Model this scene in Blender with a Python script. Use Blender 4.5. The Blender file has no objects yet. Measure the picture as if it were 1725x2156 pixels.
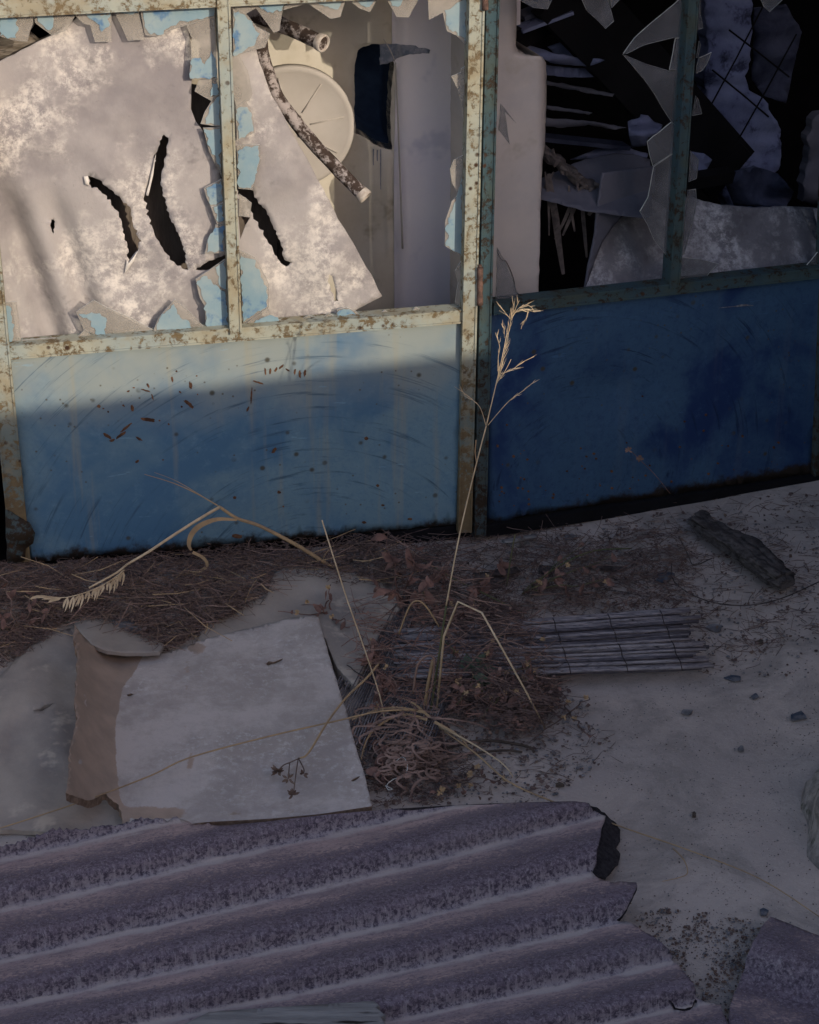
import bpy, bmesh, math, random
from mathutils import Vector, noise, Matrix
from mathutils.geometry import delaunay_2d_cdt
R_ = math.radians
sc = bpy.context.scene
# ------------------------------------------------------------------ camera
H = 2.2; TH = R_(28.1); RO = 0.0101; FP = 4075.0
Fv = Vector((0, math.cos(TH), -math.sin(TH))); Rv0 = Vector((1, 0, 0)); Uv0 = Vector((0, math.sin(TH), math.cos(TH)))
Rv = Rv0*math.cos(RO) + Uv0*math.sin(RO); Uv = Uv0*math.cos(RO) - Rv0*math.sin(RO)
CAM = Vector((0, 0, H))
cd = bpy.data.cameras.new('camera'); cam = bpy.data.objects.new('camera', cd); sc.collection.objects.link(cam)
m = Matrix.Identity(4)
for i in range(3):
    m[i][0] = Rv[i]; m[i][1] = Uv[i]; m[i][2] = -Fv[i]; m[i][3] = CAM[i]
cam.matrix_world = m
cd.sensor_fit = 'HORIZONTAL'; cd.sensor_width = 36; cd.lens = FP/1725*36; cd.clip_end = 500; cd.clip_start = .05
sc.camera = cam
# ------------------------------------------------------------------ sky and sun
SUN_AZ = 38.0; SUN_EL = 20.0          # degrees to the right of straight behind the camera
S = Vector((math.sin(R_(SUN_AZ))*math.cos(R_(SUN_EL)), -math.cos(R_(SUN_AZ))*math.cos(R_(SUN_EL)), math.sin(R_(SUN_EL))))
w = bpy.data.worlds.new('World'); sc.world = w; w.use_nodes = True
wn = w.node_tree; wn.nodes.clear()
sky = wn.nodes.new('ShaderNodeTexSky'); sky.sky_type = 'NISHITA'; sky.sun_disc = False
sky.sun_elevation = R_(SUN_EL); sky.sun_rotation = math.atan2(S.x, S.y); sky.altitude = 300; sky.air_density = 1.3; sky.dust_density = 2.0; sky.ozone_density = 1.5
bg = wn.nodes.new('ShaderNodeBackground'); bg.inputs[1].default_value = .15
wo = wn.nodes.new('ShaderNodeOutputWorld')
tn = wn.nodes.new('ShaderNodeMix'); tn.data_type = 'RGBA'; tn.blend_type = 'MULTIPLY'; tn.inputs[0].default_value = 1; tn.inputs[7].default_value = (1.09, .94, .965, 1)
wn.links.new(sky.outputs[0], tn.inputs[6]); wn.links.new(tn.outputs[2], bg.inputs[0]); wn.links.new(bg.outputs[0], wo.inputs[0])
sl = bpy.data.lights.new('sun', 'SUN'); sl.energy = 2.0; sl.angle = R_(.42); sl.color = (1, .87, .72)
so = bpy.data.objects.new('sun', sl); sc.collection.objects.link(so); so.rotation_euler = S.to_track_quat('Z', 'Y').to_euler()
sc.view_settings.view_transform = 'Standard'; sc.view_settings.look = 'None'; sc.view_settings.exposure = 0.72; sc.view_settings.gamma = 1
# ------------------------------------------------------------------ geometry of view -> world
def ray(u, v): return Fv*FP + Rv*(u-862.5) - Uv*(v-1078)
def G(u, v, z=0.0):
    r = ray(u, v); return CAM + r*((z-H)/r.z)
HP = G(1006, 1133); PL = R_(10.7); PR = R_(21)
def DP(u, v, phi, off=0.0):
    n = Vector((math.sin(phi), -math.cos(phi), 0)); p = HP - n*off; r = ray(u, v)
    return CAM + r*((p-CAM).dot(n)/r.dot(n))
def DL(u, v, off=0.0): return DP(u, v, PL, off)
def DR(u, v, off=0.0): return DP(u, v, PR, off)
NL = Vector((math.sin(PL), -math.cos(PL), 0)); NR = Vector((math.sin(PR), -math.cos(PR), 0))
def YP(u, v, y):
    r = ray(u, v); return CAM + r*(y/r.y)
def fn(p, s=1.0, seed=0): return noise.noise(Vector((p[0]*s+seed*7.3, p[1]*s-seed*3.1, (p[2] if len(p) > 2 else 0)*s+seed)))
# pixel converters of the studied crops
def Z1(l): return [(.352*x, .352*y) for x, y in l]
def Z2(l): return [(483+.352*x, .352*y) for x, y in l]
def Z3(l): return [(1000.5+.42*x, .42*y) for x, y in l]
def Z4(l): return [(.52*x, 655.5+.52*y) for x, y in l]
def Z5(l): return [(862.5+.5*x, 586.5+.5*y) for x, y in l]
def Z6(l): return [(.48*x, 1138.5+.48*y) for x, y in l]
def Z7(l): return [(655.5+.5*x, 1104+.5*y) for x, y in l]
def Z8(l): return [(862.5+.5*x, 1518+.5*y) for x, y in l]
# ------------------------------------------------------------------ node helper
class NT:
    def __init__(s, name):
        s.m = bpy.data.materials.new(name); s.m.use_nodes = True; s.t = s.m.node_tree; s.t.nodes.clear()
        s.out = s.t.nodes.new('ShaderNodeOutputMaterial'); s.b = s.t.nodes.new('ShaderNodeBsdfPrincipled')
        s.t.links.new(s.b.outputs[0], s.out.inputs[0]); s.tc = s.t.nodes.new('ShaderNodeTexCoord')
        s.b.inputs['Roughness'].default_value = .9; s.b.inputs['Specular IOR Level'].default_value = .2
    def L(s, a, b): s.t.links.new(a, b)
    def put(s, sock, v):
        if hasattr(v, 'is_output') or hasattr(v, 'links'): s.L(v, sock)
        elif v is not None:
            if isinstance(v, tuple) and len(v) == 3 and sock.type == 'RGBA': v = v+(1,)
            sock.default_value = v
    def obj(s): return s.tc.outputs['Object']
    def uv(s): return s.tc.outputs['UV']
    def mapv(s, vec, scale=(1, 1, 1), rot=(0, 0, 0), loc=(0, 0, 0)):
        n = s.t.nodes.new('ShaderNodeMapping'); s.L(vec, n.inputs[0]); n.inputs['Scale'].default_value = scale; n.inputs['Rotation'].default_value = rot; n.inputs['Location'].default_value = loc
        return n.outputs[0]
    def noise(s, scale, detail=6, rough=.6, vec=None, dist=0):
        n = s.t.nodes.new('ShaderNodeTexNoise'); n.inputs['Scale'].default_value = scale; n.inputs['Detail'].default_value = detail
        n.inputs['Roughness'].default_value = rough; n.inputs['Distortion'].default_value = dist; s.L(vec or s.obj(), n.inputs['Vector']); return n.outputs['Fac']
    def vor(s, scale, vec=None, feat='F1', rnd=1):
        n = s.t.nodes.new('ShaderNodeTexVoronoi'); n.feature = feat; n.inputs['Scale'].default_value = scale; n.inputs['Randomness'].default_value = rnd
        s.L(vec or s.obj(), n.inputs['Vector']); return n.outputs['Distance']
    def th(s, fac, a, b):          # smooth threshold a..b -> 0..1
        n = s.t.nodes.new('ShaderNodeMapRange'); n.interpolation_type = 'SMOOTHSTEP'; s.L(fac, n.inputs[0]); n.inputs[1].default_value = a; n.inputs[2].default_value = b; return n.outputs[0]
    def math(s, op, a, b=None, c=None):
        n = s.t.nodes.new('ShaderNodeMath'); n.operation = op; s.put(n.inputs[0], a)
        if b is not None: s.put(n.inputs[1], b)
        if c is not None: s.put(n.inputs[2], c)
        return n.outputs[0]
    def mix(s, f, a, b):
        n = s.t.nodes.new('ShaderNodeMix'); n.data_type = 'RGBA'; s.put(n.inputs[0], f); s.put(n.inputs[6], a); s.put(n.inputs[7], b); return n.outputs[2]
    def col(s, c): s.put(s.b.inputs['Base Color'], c); return s
    def bump(s, h, st=.5, dist=.01):
        n = s.t.nodes.new('ShaderNodeBump'); n.inputs['Strength'].default_value = st; n.inputs['Distance'].default_value = dist; s.L(h, n.inputs['Height']); s.L(n.outputs[0], s.b.inputs['Normal']); return s
    def attr(s, name):
        n = s.t.nodes.new('ShaderNodeAttribute'); n.attribute_name = name; return n.outputs['Fac']
    def xyz(s, vec=None):
        n = s.t.nodes.new('ShaderNodeSeparateXYZ'); s.L(vec or s.obj(), n.inputs[0]); return n.outputs
def simple(name, c1, c2, scale=20, bump=.3, dist=.003, rough=.9, detail=6, c3=None, s3=90):
    n = NT(name); f = n.th(n.noise(scale, detail, .65), .35, .65); c = n.mix(f, c1, c2)
    if c3: c = n.mix(n.th(n.noise(s3, 4, .7), .55, .68), c, c3)
    n.col(c); n.b.inputs['Roughness'].default_value = rough
    if bump: n.bump(n.noise(scale*3, 8, .7), bump, dist)
    return n.m
M = {}
def frame_mat(name, pa, pb, rust_lo, rust_hi, low=.17, stain=(.27, .21, .11), rc1=(.21, .16, .085), rc2=(.075, .052, .03), foot=(.12, .16, .155)):
    n = NT(name)
    c = n.mix(n.th(n.noise(6, 4), .4, .65), pa, pb); c = n.mix(n.th(n.xyz()[2], .55, .30), c, foot)  # lower bars go darker teal: shade below the sun line painted into the colour
    c = n.mix(n.math('MULTIPLY', n.th(n.noise(14, 6, .6), .42, .66), .6), c, stain)
    zz = n.math('MULTIPLY', n.th(n.xyz()[2], .42, .0), low); r = n.th(n.math('ADD', n.math('ADD', n.noise(48, 8, .74, dist=.3), zz), n.math('MULTIPLY', n.math('SUBTRACT', n.noise(5, 3), .5), .25)), rust_lo, rust_hi)  # rust grows low down, raised to deepen the painted lower shade
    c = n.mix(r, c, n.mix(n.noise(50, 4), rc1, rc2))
    sp = n.th(n.vor(38), .26, .13); sp = n.math('MULTIPLY', sp, n.th(n.noise(9, 3), .47, .6))
    c = n.mix(sp, c, (.05, .026, .014))
    n.col(c); n.b.inputs['Roughness'].default_value = .75
    n.bump(n.math('SUBTRACT', n.noise(60, 6, .7), n.math('MULTIPLY', r, .6)), .5, .002); return n.m
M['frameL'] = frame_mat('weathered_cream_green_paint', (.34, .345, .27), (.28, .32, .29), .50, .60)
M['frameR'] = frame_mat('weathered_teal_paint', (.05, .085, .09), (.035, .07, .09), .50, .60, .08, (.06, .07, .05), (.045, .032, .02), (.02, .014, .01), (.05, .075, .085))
def panel_mat(name, dust, pale, deep, cxyz, dustlo, dusthi, stf=.3):
    n = NT(name); o = n.xyz()
    c = n.mix(n.th(n.noise(3.2, 5, .6, dist=.6), .42, .62), pale, deep)
    c = n.mix(n.math('MULTIPLY', n.th(n.noise(60, 7, .85), .46, .66), .5), c, deep)
    c = n.mix(n.math('MULTIPLY', n.th(n.noise(23, 7, .8), .5, .7), .3), c, tuple(min(1, x*1.35) for x in pale))
    # dust, heavier towards the top rail where the rain does not wash it
    dz = n.th(n.math('ADD', o[2], n.math('MULTIPLY', n.noise(5, 5), .25)), dustlo, dusthi)
    c = n.mix(n.math('MULTIPLY', dz, n.th(n.noise(4, 4), .25, .6)), c, dust)
    # vertical run-off streaks
    st = n.th(n.noise(1, 4, .6, n.mapv(n.obj(), (26, 26, 1.3))), .56, .72)
    c = n.mix(n.math('MULTIPLY', st, stf), c, (.30, .27, .17))
    # arc scratches swept round a point
    dx = n.math('SUBTRACT', o[0], cxyz[0]); dy = n.math('SUBTRACT', o[2], cxyz[2])
    r = n.math('SQRT', n.math('ADD', n.math('MULTIPLY', dx, dx), n.math('MULTIPLY', dy, dy)))
    a = n.math('ARCTAN2', dy, dx)
    cb = n.t.nodes.new('ShaderNodeCombineXYZ'); n.L(n.math('MULTIPLY', r, 55.0), cb.inputs[0]); n.L(n.math('MULTIPLY', a, 1.3), cb.inputs[1])
    ar = n.th(n.noise(1.6, 5, .7, cb.outputs[0]), .54, .68)
    ar = n.math('MULTIPLY', ar, n.th(n.noise(5, 2), .38, .55))
    c = n.mix(n.math('MULTIPLY', ar, .75), c, tuple(x*.45 for x in deep))
    n2 = n.th(n.noise(1, 3, .7, n.mapv(n.obj(), (9, 9, 60), (0, .9, 0))), .68, .72)
    c = n.mix(n.math('MULTIPLY', n2, .35), c, tuple(min(1, x*1.7) for x in pale))
    # rust pin spots
    sp = n.math('MULTIPLY', n.th(n.vor(20), .17, .06), n.th(n.noise(5, 3), .46, .56))
    c = n.mix(n.math('MULTIPLY', sp, .9), c, (.05, .045, .03))
    sp2 = n.math('MULTIPLY', n.th(n.vor(46), .16, .05), n.th(n.noise(8, 3), .5, .6))
    c = n.mix(n.math('MULTIPLY', sp2, .8), c, (.07, .055, .03))
    # rusted lower edge
    ed = n.th(n.math('ADD', o[2], n.math('MULTIPLY', n.noise(22, 6, .7), -.09)), .015, -.012)
    c = n.mix(ed, c, (.022, .016, .012))
    n.col(c); n.b.inputs['Roughness'].default_value = .62; n.b.inputs['Specular IOR Level'].default_value = .25
    n.bump(n.noise(7, 5), .25, .01); return n.m
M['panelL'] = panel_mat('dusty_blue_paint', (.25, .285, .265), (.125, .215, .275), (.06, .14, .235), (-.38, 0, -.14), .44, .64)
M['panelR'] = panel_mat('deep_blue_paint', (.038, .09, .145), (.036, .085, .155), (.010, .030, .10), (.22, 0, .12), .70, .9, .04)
M['rust'] = simple('rust', (.15, .075, .04), (.05, .026, .017), 60, .6)
M['redrust'] = simple('red_lead_hinge', (.17, .10, .075), (.08, .05, .04), 50, .5)
M['dark'] = simple('near_black', (.003, .003, .004), (.006, .006, .008), 8, .2)  # even near black for room shell, rods and bars
def glass_mat(name, tint, amt):
    n = NT(name); tr = n.t.nodes.new('ShaderNodeBsdfTransparent'); tr.inputs[0].default_value = (.86, .87, .86, 1)
    mx = n.t.nodes.new('ShaderNodeMixShader'); f = n.math('ADD', n.math('MULTIPLY', n.th(n.noise(9, 6, .65), .3, .75), .34), amt)
    n.L(f, mx.inputs[0]); n.L(tr.outputs[0], mx.inputs[1]); n.L(n.b.outputs[0], mx.inputs[2]); n.L(mx.outputs[0], n.out.inputs[0])
    n.col(tint); n.b.inputs['Roughness'].default_value = .35; n.b.inputs['Specular IOR Level'].default_value = .5; return n.m
M['glassL'] = glass_mat('dusty_glass', (.50, .46, .40), .24)
M['glassR'] = glass_mat('grimy_glass', (.19, .20, .22), .22)
M['edge'] = simple('broken_glass_edge', (.62, .63, .58), (.4, .42, .4), 80, 0)
M['flake'] = simple('peeling_pale_blue_paint', (.19, .29, .335), (.27, .34, .345), 9, .4, .003, .6, c3=(.09, .18, .30), s3=16)
M['flake'].name = 'peeling_pale_blue_paint'
def sheet_mat(name, base, gry, white, sc1=4.0, wlo=.5, whi=.57):
    n = NT(name)
    c = n.mix(n.th(n.noise(sc1, 5, .6), .38, .64), base, gry)
    f = n.math('MULTIPLY', n.th(n.noise(40, 9, .8), .40, .62), n.th(n.noise(sc1*1.1, 5, .65, n.mapv(n.obj(), loc=(3, 1, 2))), wlo-.06, whi+.04))
    c = n.mix(f, c, white)
    c = n.mix(n.math('MULTIPLY', n.th(n.noise(110, 4, .8), .60, .74), .35), c, tuple(x*.5 for x in gry))
    c = n.mix(n.math('MULTIPLY', n.th(n.noise(11, 4, .7, n.mapv(n.obj(), loc=(9, 4, 1))), .62, .75), .5), c, tuple(x*.5 for x in gry))
    n.col(c); n.bump(n.noise(38, 8, .7), .45, .004); return n.m
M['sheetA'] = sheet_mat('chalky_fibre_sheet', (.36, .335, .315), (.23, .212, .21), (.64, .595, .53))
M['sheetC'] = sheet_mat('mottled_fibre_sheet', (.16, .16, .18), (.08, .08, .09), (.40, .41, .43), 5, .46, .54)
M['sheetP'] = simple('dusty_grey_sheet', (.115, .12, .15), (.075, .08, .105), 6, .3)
M['yellow'] = simple('yellowed_plaster', (.50, .46, .36), (.60, .56, .47), 4.5, .35, .004, c3=(.36, .32, .24), s3=7)
M['lilac'] = simple('lilac_grey_plaster', (.74, .70, .74), (.80, .76, .76), 3.5, .3, .004, c3=(.60, .58, .64), s3=5)
M['post'] = simple('cream_plaster', (.52, .485, .45), (.42, .405, .40), 3.5, .3, .004, c3=(.40, .37, .33), s3=6)
M['navy'] = simple('navy_painted_recess', (.02, .035, .07), (.032, .055, .10), 14, .4)
M['slate'] = simple('worn_slate_paint', (.30, .31, .35), (.13, .16, .21), 30, .4, c3=(.55, .53, .55), s3=45)
M['disc'] = simple('dusty_cream_plastic', (.43, .40, .355), (.39, .36, .315), 7, .15, .001, .6)
def tube_mat():
    n = NT('flaking_whitewash_on_pipe'); c = n.mix(n.th(n.noise(30, 8, .75), .47, .56), (.05, .035, .028), (.36, .32, .30))
    n.col(c); n.bump(n.noise(60, 6), .6, .003); return n.m
M['tube'] = tube_mat(); M['tubeend'] = simple('galvanised_pipe_rim', (.5, .46, .4), (.36, .31, .26), 60, .3)
M['wood_dk'] = simple('old_dark_wood', (.045, .035, .028), (.09, .07, .055), 18, .8)
def grain(name, a, b, axis_scale, bumps=.6, dark=(.02, .017, .015)):
    n = NT(name); v = n.mapv(n.obj(), axis_scale); f = n.noise(1, 6, .7, v)
    c = n.mix(n.th(f, .35, .65), a, b); c = n.mix(n.th(n.noise(1, 4, .6, n.mapv(n.obj(), axis_scale, loc=(4, 3, 1))), .60, .68), c, dark)
    n.col(c); n.bump(f, bumps, .006); return n.m
M['fan'] = grain('striated_brown_board', (.12, .10, .075), (.26, .23, .19), (20, 20, 160))
M['lip'] = simple('white_torn_lip', (.72, .68, .60), (.6, .56, .5), 30, .2)
M['brownbd'] = grain('dark_brown_board', (.10, .082, .066), (.15, .125, .10), (60, 60, 9))
def ground_mat():
    n = NT('sandy_ground')
    c = n.mix(n.th(n.noise(1.8, 6, .6), .35, .65), (.46, .395, .345), (.36, .315, .285))
    c = n.mix(n.math('MULTIPLY', n.th(n.noise(5, 9, .72, dist=.5), .44, .62), .7), c, (.25, .225, .20))
    c = n.mix(n.math('MULTIPLY', n.th(n.noise(170, 5, .8), .52, .7), .4), c, (.56, .50, .43))
    c = n.mix(n.math('MULTIPLY', n.th(n.vor(95), .22, .10), n.th(n.noise(4, 4), .5, .65)), c, (.045, .042, .04))
    n.col(c); n.b.inputs['Roughness'].default_value = 1
    h = n.math('ADD', n.noise(120, 6, .75), n.math('MULTIPLY', n.noise(14, 6, .6), 2.0)); n.bump(h, .5, .006); return n.m
M['ground'] = ground_mat()
def pad_mat():
    n = NT('delaminated_fibreboard'); o = n.xyz(n.uv())
    wht = n.mix(n.th(n.noise(7, 9, .75), .40, .60), (.47, .425, .39), (.35, .315, .285))
    wht = n.mix(n.math('MULTIPLY', n.th(n.noise(60, 7, .8), .5, .62), n.math('MULTIPLY', n.th(n.noise(4, 4, .6), .44, .6), .6)), wht, (.58, .56, .53))
    wht = n.mix(n.math('MULTIPLY', n.th(n.noise(3.5, 7, .7, dist=.4), .48, .66), .5), wht, (.28, .25, .235))
    brn = n.mix(n.th(n.noise(9, 6, .6), .35, .65), (.38, .29, .225), (.28, .22, .175))
    e = n.math('ADD', n.attr('brown'), n.math('MULTIPLY', n.math('SUBTRACT', n.noise(22, 8, .75), .5), .95))
    c = n.mix(n.th(e, .44, .60), wht, brn)
    n.col(c); n.bump(n.noise(40, 8, .75), .5, .004); return n.m
M['pad'] = pad_mat()
M['torn'] = simple('torn_brown_fibre', (.30, .22, .16), (.16, .11, .08), 60, .9, .006)
M['under'] = simple('dusty_grey_matting', (.34, .30, .255), (.235, .21, .19), 4.5, .5, .006, c3=(.40, .35, .29), s3=10)
def corr_mat(name, tint=1.0):
    n = NT(name); ph = n.attr('phase'); uvv = n.uv()
    ph = n.math('FRACT', ph)
    st = n.noise(1, 8, .75, n.mapv(uvv, (95, 34, 1)), 1.6)       # lichen streaks that run down the slope
    fine = n.noise(125, 5, .72, None, .4)
    low = n.noise(1, 4, .6, n.mapv(uvv, (3, 5, 1)))
    pink = n.mix(n.th(n.noise(1, 6, .7, n.mapv(uvv, (9, 30, 1))), .35, .65), (.42*tint, .31*tint, .285*tint), (.26*tint, .20*tint, .20*tint))
    dark = n.mix(n.th(fine, .38, .62), (.038, .030, .047), (.16, .13, .165))
    grey = n.mix(n.th(fine, .38, .62), (.14, .12, .14), (.34, .30, .305)); dust = (.43, .375, .34)
    p1 = n.math('ADD', ph, n.math('ADD', n.math('MULTIPLY', n.math('SUBTRACT', fine, .5), .8), n.math('MULTIPLY', n.math('SUBTRACT', low, .5), .7)))
    p2 = n.math('ADD', ph, n.math('ADD', n.math('MULTIPLY', n.math('SUBTRACT', st, .5), 1.0), n.math('MULTIPLY', n.math('SUBTRACT', fine, .5), 1.0)))
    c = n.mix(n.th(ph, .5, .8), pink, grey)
    D = n.math('MULTIPLY', n.th(p1, .12, .34), n.math('SUBTRACT', 1.0, n.th(p2, .66, 1.02)))  # near slopes darkened: slope shading painted in together with the weathering
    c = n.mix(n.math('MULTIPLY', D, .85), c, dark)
    c = n.mix(n.math('MULTIPLY', n.math('MULTIPLY', n.th(st, .55, .62), n.th(p1, .40, .62)), .5), c, (.30, .28, .30))
    c = n.mix(n.math('MULTIPLY', n.th(fine, .50, .64), .35), c, (.065, .052, .068))
    c = n.mix(n.math('MULTIPLY', n.th(n.noise(210, 4, .8, n.mapv(n.obj(), loc=(2, 7, 1))), .53, .62), .3), c, (.42, .38, .385))
    v0 = n.math('ADD', n.math('ABSOLUTE', n.math('SUBTRACT', n.math('FRACT', n.math('ADD', ph, .5)), .5)), n.math('MULTIPLY', n.math('SUBTRACT', n.noise(1, 6, .65, n.mapv(uvv, (12, 34, 1))), .5), .34))
    c = n.mix(n.math('MULTIPLY', n.th(v0, .08, .0), .85), c, dust)
    c = n.mix(n.math('MULTIPLY', n.th(low, .5, .75), .25), c, (.26, .23, .235))
    n.col(c); n.bump(n.math('ADD', fine, n.math('MULTIPLY', st, .8)), .6, .003); return n.m
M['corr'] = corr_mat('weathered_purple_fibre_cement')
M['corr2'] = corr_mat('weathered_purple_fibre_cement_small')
M['corredge'] = simple('black_broken_edge', (.02, .018, .02), (.05, .045, .05), 90, .8, .004)
M['reed'] = grain('silver_grey_reed', (.15, .14, .155), (.33, .305, .305), (24, 150, 150), .9, (.02, .018, .024))
M['reedbr'] = grain('dark_grey_reed', (.13, .12, .13), (.29, .27, .27), (60, 60, 60), .5)
M['reedalt'] = grain('dark_weathered_reed', (.06, .055, .065), (.13, .12, .13), (24, 150, 150), .7, (.015, .013, .018))
M['wire'] = simple('rusty_binding_wire', (.02, .018, .02), (.05, .04, .04), 60, 0)
M['log'] = grain('charred_log', (.03, .026, .026), (.10, .09, .085), (30, 55, 70), 1.0)
M['bark'] = simple('crumbly_bark', (.045, .036, .034), (.10, .085, .08), 50, 1, .006)
M['straw'] = simple('pale_straw', (.58, .47, .31), (.42, .32, .2), 25, .2, .001, .6)
M['strawdim'] = simple('ochre_straw', (.40, .28, .15), (.28, .20, .12), 25, .2, .001, .7)
M['stemgreen'] = simple('dull_green_stem', (.075, .09, .045), (.13, .115, .06), 20, .2)
M['curl'] = simple('curly_dead_grass', (.26, .175, .14), (.15, .10, .08), 20, .2)
M['leaf'] = simple('crinkled_brown_leaf', (.21, .12, .095), (.10, .06, .05), 30, .3)
M['leafgreen'] = simple('dull_green_leaf', (.06, .09, .06), (.09, .12, .08), 30, .2)
M['litter'] = simple('dead_leaf_litter', (.075, .052, .048), (.13, .09, .078), 14, .2, c3=(.03, .022, .024), s3=30)
M['litter2'] = simple('straw_litter', (.17, .12, .09), (.095, .062, .05), 14, .2)
M['stone'] = simple('grey_pebble', (.20, .195, .2), (.10, .10, .105), 30, .5)
M['rock'] = simple('pale_pitted_rock', (.40, .375, .35), (.2, .19, .18), 30, 1, .01, c3=(.09, .10, .07), s3=18)
M['bluechip'] = simple('sea_blue_fragment', (.04, .055, .08), (.14, .14, .145), 40, .4, rough=.4)
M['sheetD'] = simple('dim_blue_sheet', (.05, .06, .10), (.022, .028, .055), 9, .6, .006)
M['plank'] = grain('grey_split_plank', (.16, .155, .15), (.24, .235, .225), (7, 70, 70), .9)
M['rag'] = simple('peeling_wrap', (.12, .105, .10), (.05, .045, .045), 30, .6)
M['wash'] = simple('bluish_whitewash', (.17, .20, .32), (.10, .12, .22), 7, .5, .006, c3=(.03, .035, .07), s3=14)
M['mortar'] = simple('grey_render', (.22, .21, .2), (.30, .28, .26), 6, .5)
M['concrete'] = simple('dusty_concrete_floor', (.13, .12, .11), (.18, .17, .155), 6, .4)
# ------------------------------------------------------------------ mesh builder
class MB:
    def __init__(s): s.v = []; s.f = []; s.mi = []; s.sm = []; s.ph = None; s.uv = None; s.br = None
    def add(s, vs, fs, mi=0, sm=False):
        o = len(s.v); s.v += [Vector(x) for x in vs]; s.f += [tuple(o+i for i in f) for f in fs]; s.mi += [mi]*len(fs); s.sm += [sm]*len(fs)
    def bar(s, p1, p2, wdir, w, ndir, d, mi=0):      # prism along p1->p2, width w centred along wdir, thickness d along ndir from the axis
        p1 = Vector(p1); p2 = Vector(p2); wd = wdir.normalized()*w/2; nd = ndir.normalized()*d
        vs = []
        for p in (p1, p2): vs += [p-wd, p+wd, p+wd+nd, p-wd+nd]
        s.add(vs, [(0, 1, 2, 3), (7, 6, 5, 4), (0, 4, 5, 1), (1, 5, 6, 2), (2, 6, 7, 3), (3, 7, 4, 0)], mi)
    def box(s, a, b, mi=0):
        x0, y0, z0 = a; x1, y1, z1 = b
        s.add([(x0, y0, z0), (x1, y0, z0), (x1, y1, z0), (x0, y1, z0), (x0, y0, z1), (x1, y0, z1), (x1, y1, z1), (x0, y1, z1)],
              [(0, 3, 2, 1), (4, 5, 6, 7), (0, 1, 5, 4), (1, 2, 6, 5), (2, 3, 7, 6), (3, 0, 4, 7)], mi)
    def tube(s, pts, rad, n=8, mi=0, sm=True, cap=True, flat=1.0, rough=0, seed=0):
        pts = [Vector(p) for p in pts]; rad = rad if isinstance(rad, (list, tuple)) else [rad]*len(pts); o = len(s.v); up = Vector((.13, .21, .97)); prev = None
        for i, p in enumerate(pts):
            t = (pts[min(i+1, len(pts)-1)]-pts[max(i-1, 0)]).normalized()
            if prev is None: a = t.cross(up).normalized()
            else: a = (prev - t*prev.dot(t)).normalized()
            prev = a; b = t.cross(a)
            for k in range(n):
                an = 2*math.pi*k/n; r = rad[i]
                if rough: r *= 1+rough*noise.noise(Vector((p.x*40+seed, p.y*40+math.cos(an)*2, p.z*40+math.sin(an)*2)))
                s.v.append(p+a*math.cos(an)*r+b*math.sin(an)*r*flat)
        for i in range(len(pts)-1):
            for k in range(n):
                s.f.append((o+i*n+k, o+i*n+(k+1) % n, o+(i+1)*n+(k+1) % n, o+(i+1)*n+k)); s.mi.append(mi); s.sm.append(sm)
        if cap:
            s.f.append(tuple(o+k for k in range(n))[::-1]); s.f.append(tuple(o+(len(pts)-1)*n+k for k in range(n))); s.mi += [mi]*2; s.sm += [False]*2
    def ribbon(s, pts, ws, side=None, mi=0):
        pts = [Vector(p) for p in pts]; o = len(s.v)
        for i, p in enumerate(pts):
            t = (pts[min(i+1, len(pts)-1)]-pts[max(i-1, 0)]).normalized(); a = t.cross(side or Vector((.3, -.8, .5)))
            a = a.normalized() if a.length > 1e-6 else Vector((1, 0, 0)); ww = ws[i] if isinstance(ws, (list, tuple)) else ws
            s.v += [p-a*ww/2, p+a*ww/2]
        for i in range(len(pts)-1): s.f.append((o+2*i, o+2*i+1, o+2*i+3, o+2*i+2)); s.mi.append(mi); s.sm.append(True)
    def build(s, name, mats, parent=None, origin=None):
        me = bpy.data.meshes.new(name); og = Vector(origin) if origin is not None else (Vector((0, 0, 0)))
        po = parent.get('_o') if parent is not None else None
        base = Vector(po) if po is not None else og
        me.from_pydata([tuple(v-base) for v in s.v], [], s.f); me.validate(verbose=False)
        mats = mats if isinstance(mats, (list, tuple)) else [mats]
        for mt in mats: me.materials.append(mt)
        if len(me.polygons) == len(s.f):
            me.polygons.foreach_set('material_index', s.mi); me.polygons.foreach_set('use_smooth', s.sm)
        if s.ph is not None:
            at = me.attributes.new('phase', 'FLOAT', 'POINT'); at.data.foreach_set('value', s.ph)
        if s.br is not None:
            at = me.attributes.new('brown', 'FLOAT', 'POINT'); at.data.foreach_set('value', s.br)
        if s.uv is not None:
            ul = me.uv_layers.new(name='UVMap')
            for lp in me.loops: ul.data[lp.index].uv = s.uv[lp.vertex_index]
        o = bpy.data.objects.new(name, me); sc.collection.objects.link(o)
        if parent is not None: o.parent = parent
        else: o.location = base
        return o
def empty(name, loc, label, cat, group=None):
    o = bpy.data.objects.new(name, None); sc.collection.objects.link(o); o.location = loc; o.empty_display_size = .1
    o['_o'] = tuple(loc); o['label'] = label; o['category'] = cat
    if group: o['group'] = group
    return o
def tag(o, label=None, cat=None, group=None, kind=None):
    for k, v in (('label', label), ('category', cat), ('group', group), ('kind', kind)):
        if v: o[k] = v
    return o
def sub(part): part['_o'] = part.parent['_o'] if part.parent else tuple(part.location); return part
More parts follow.
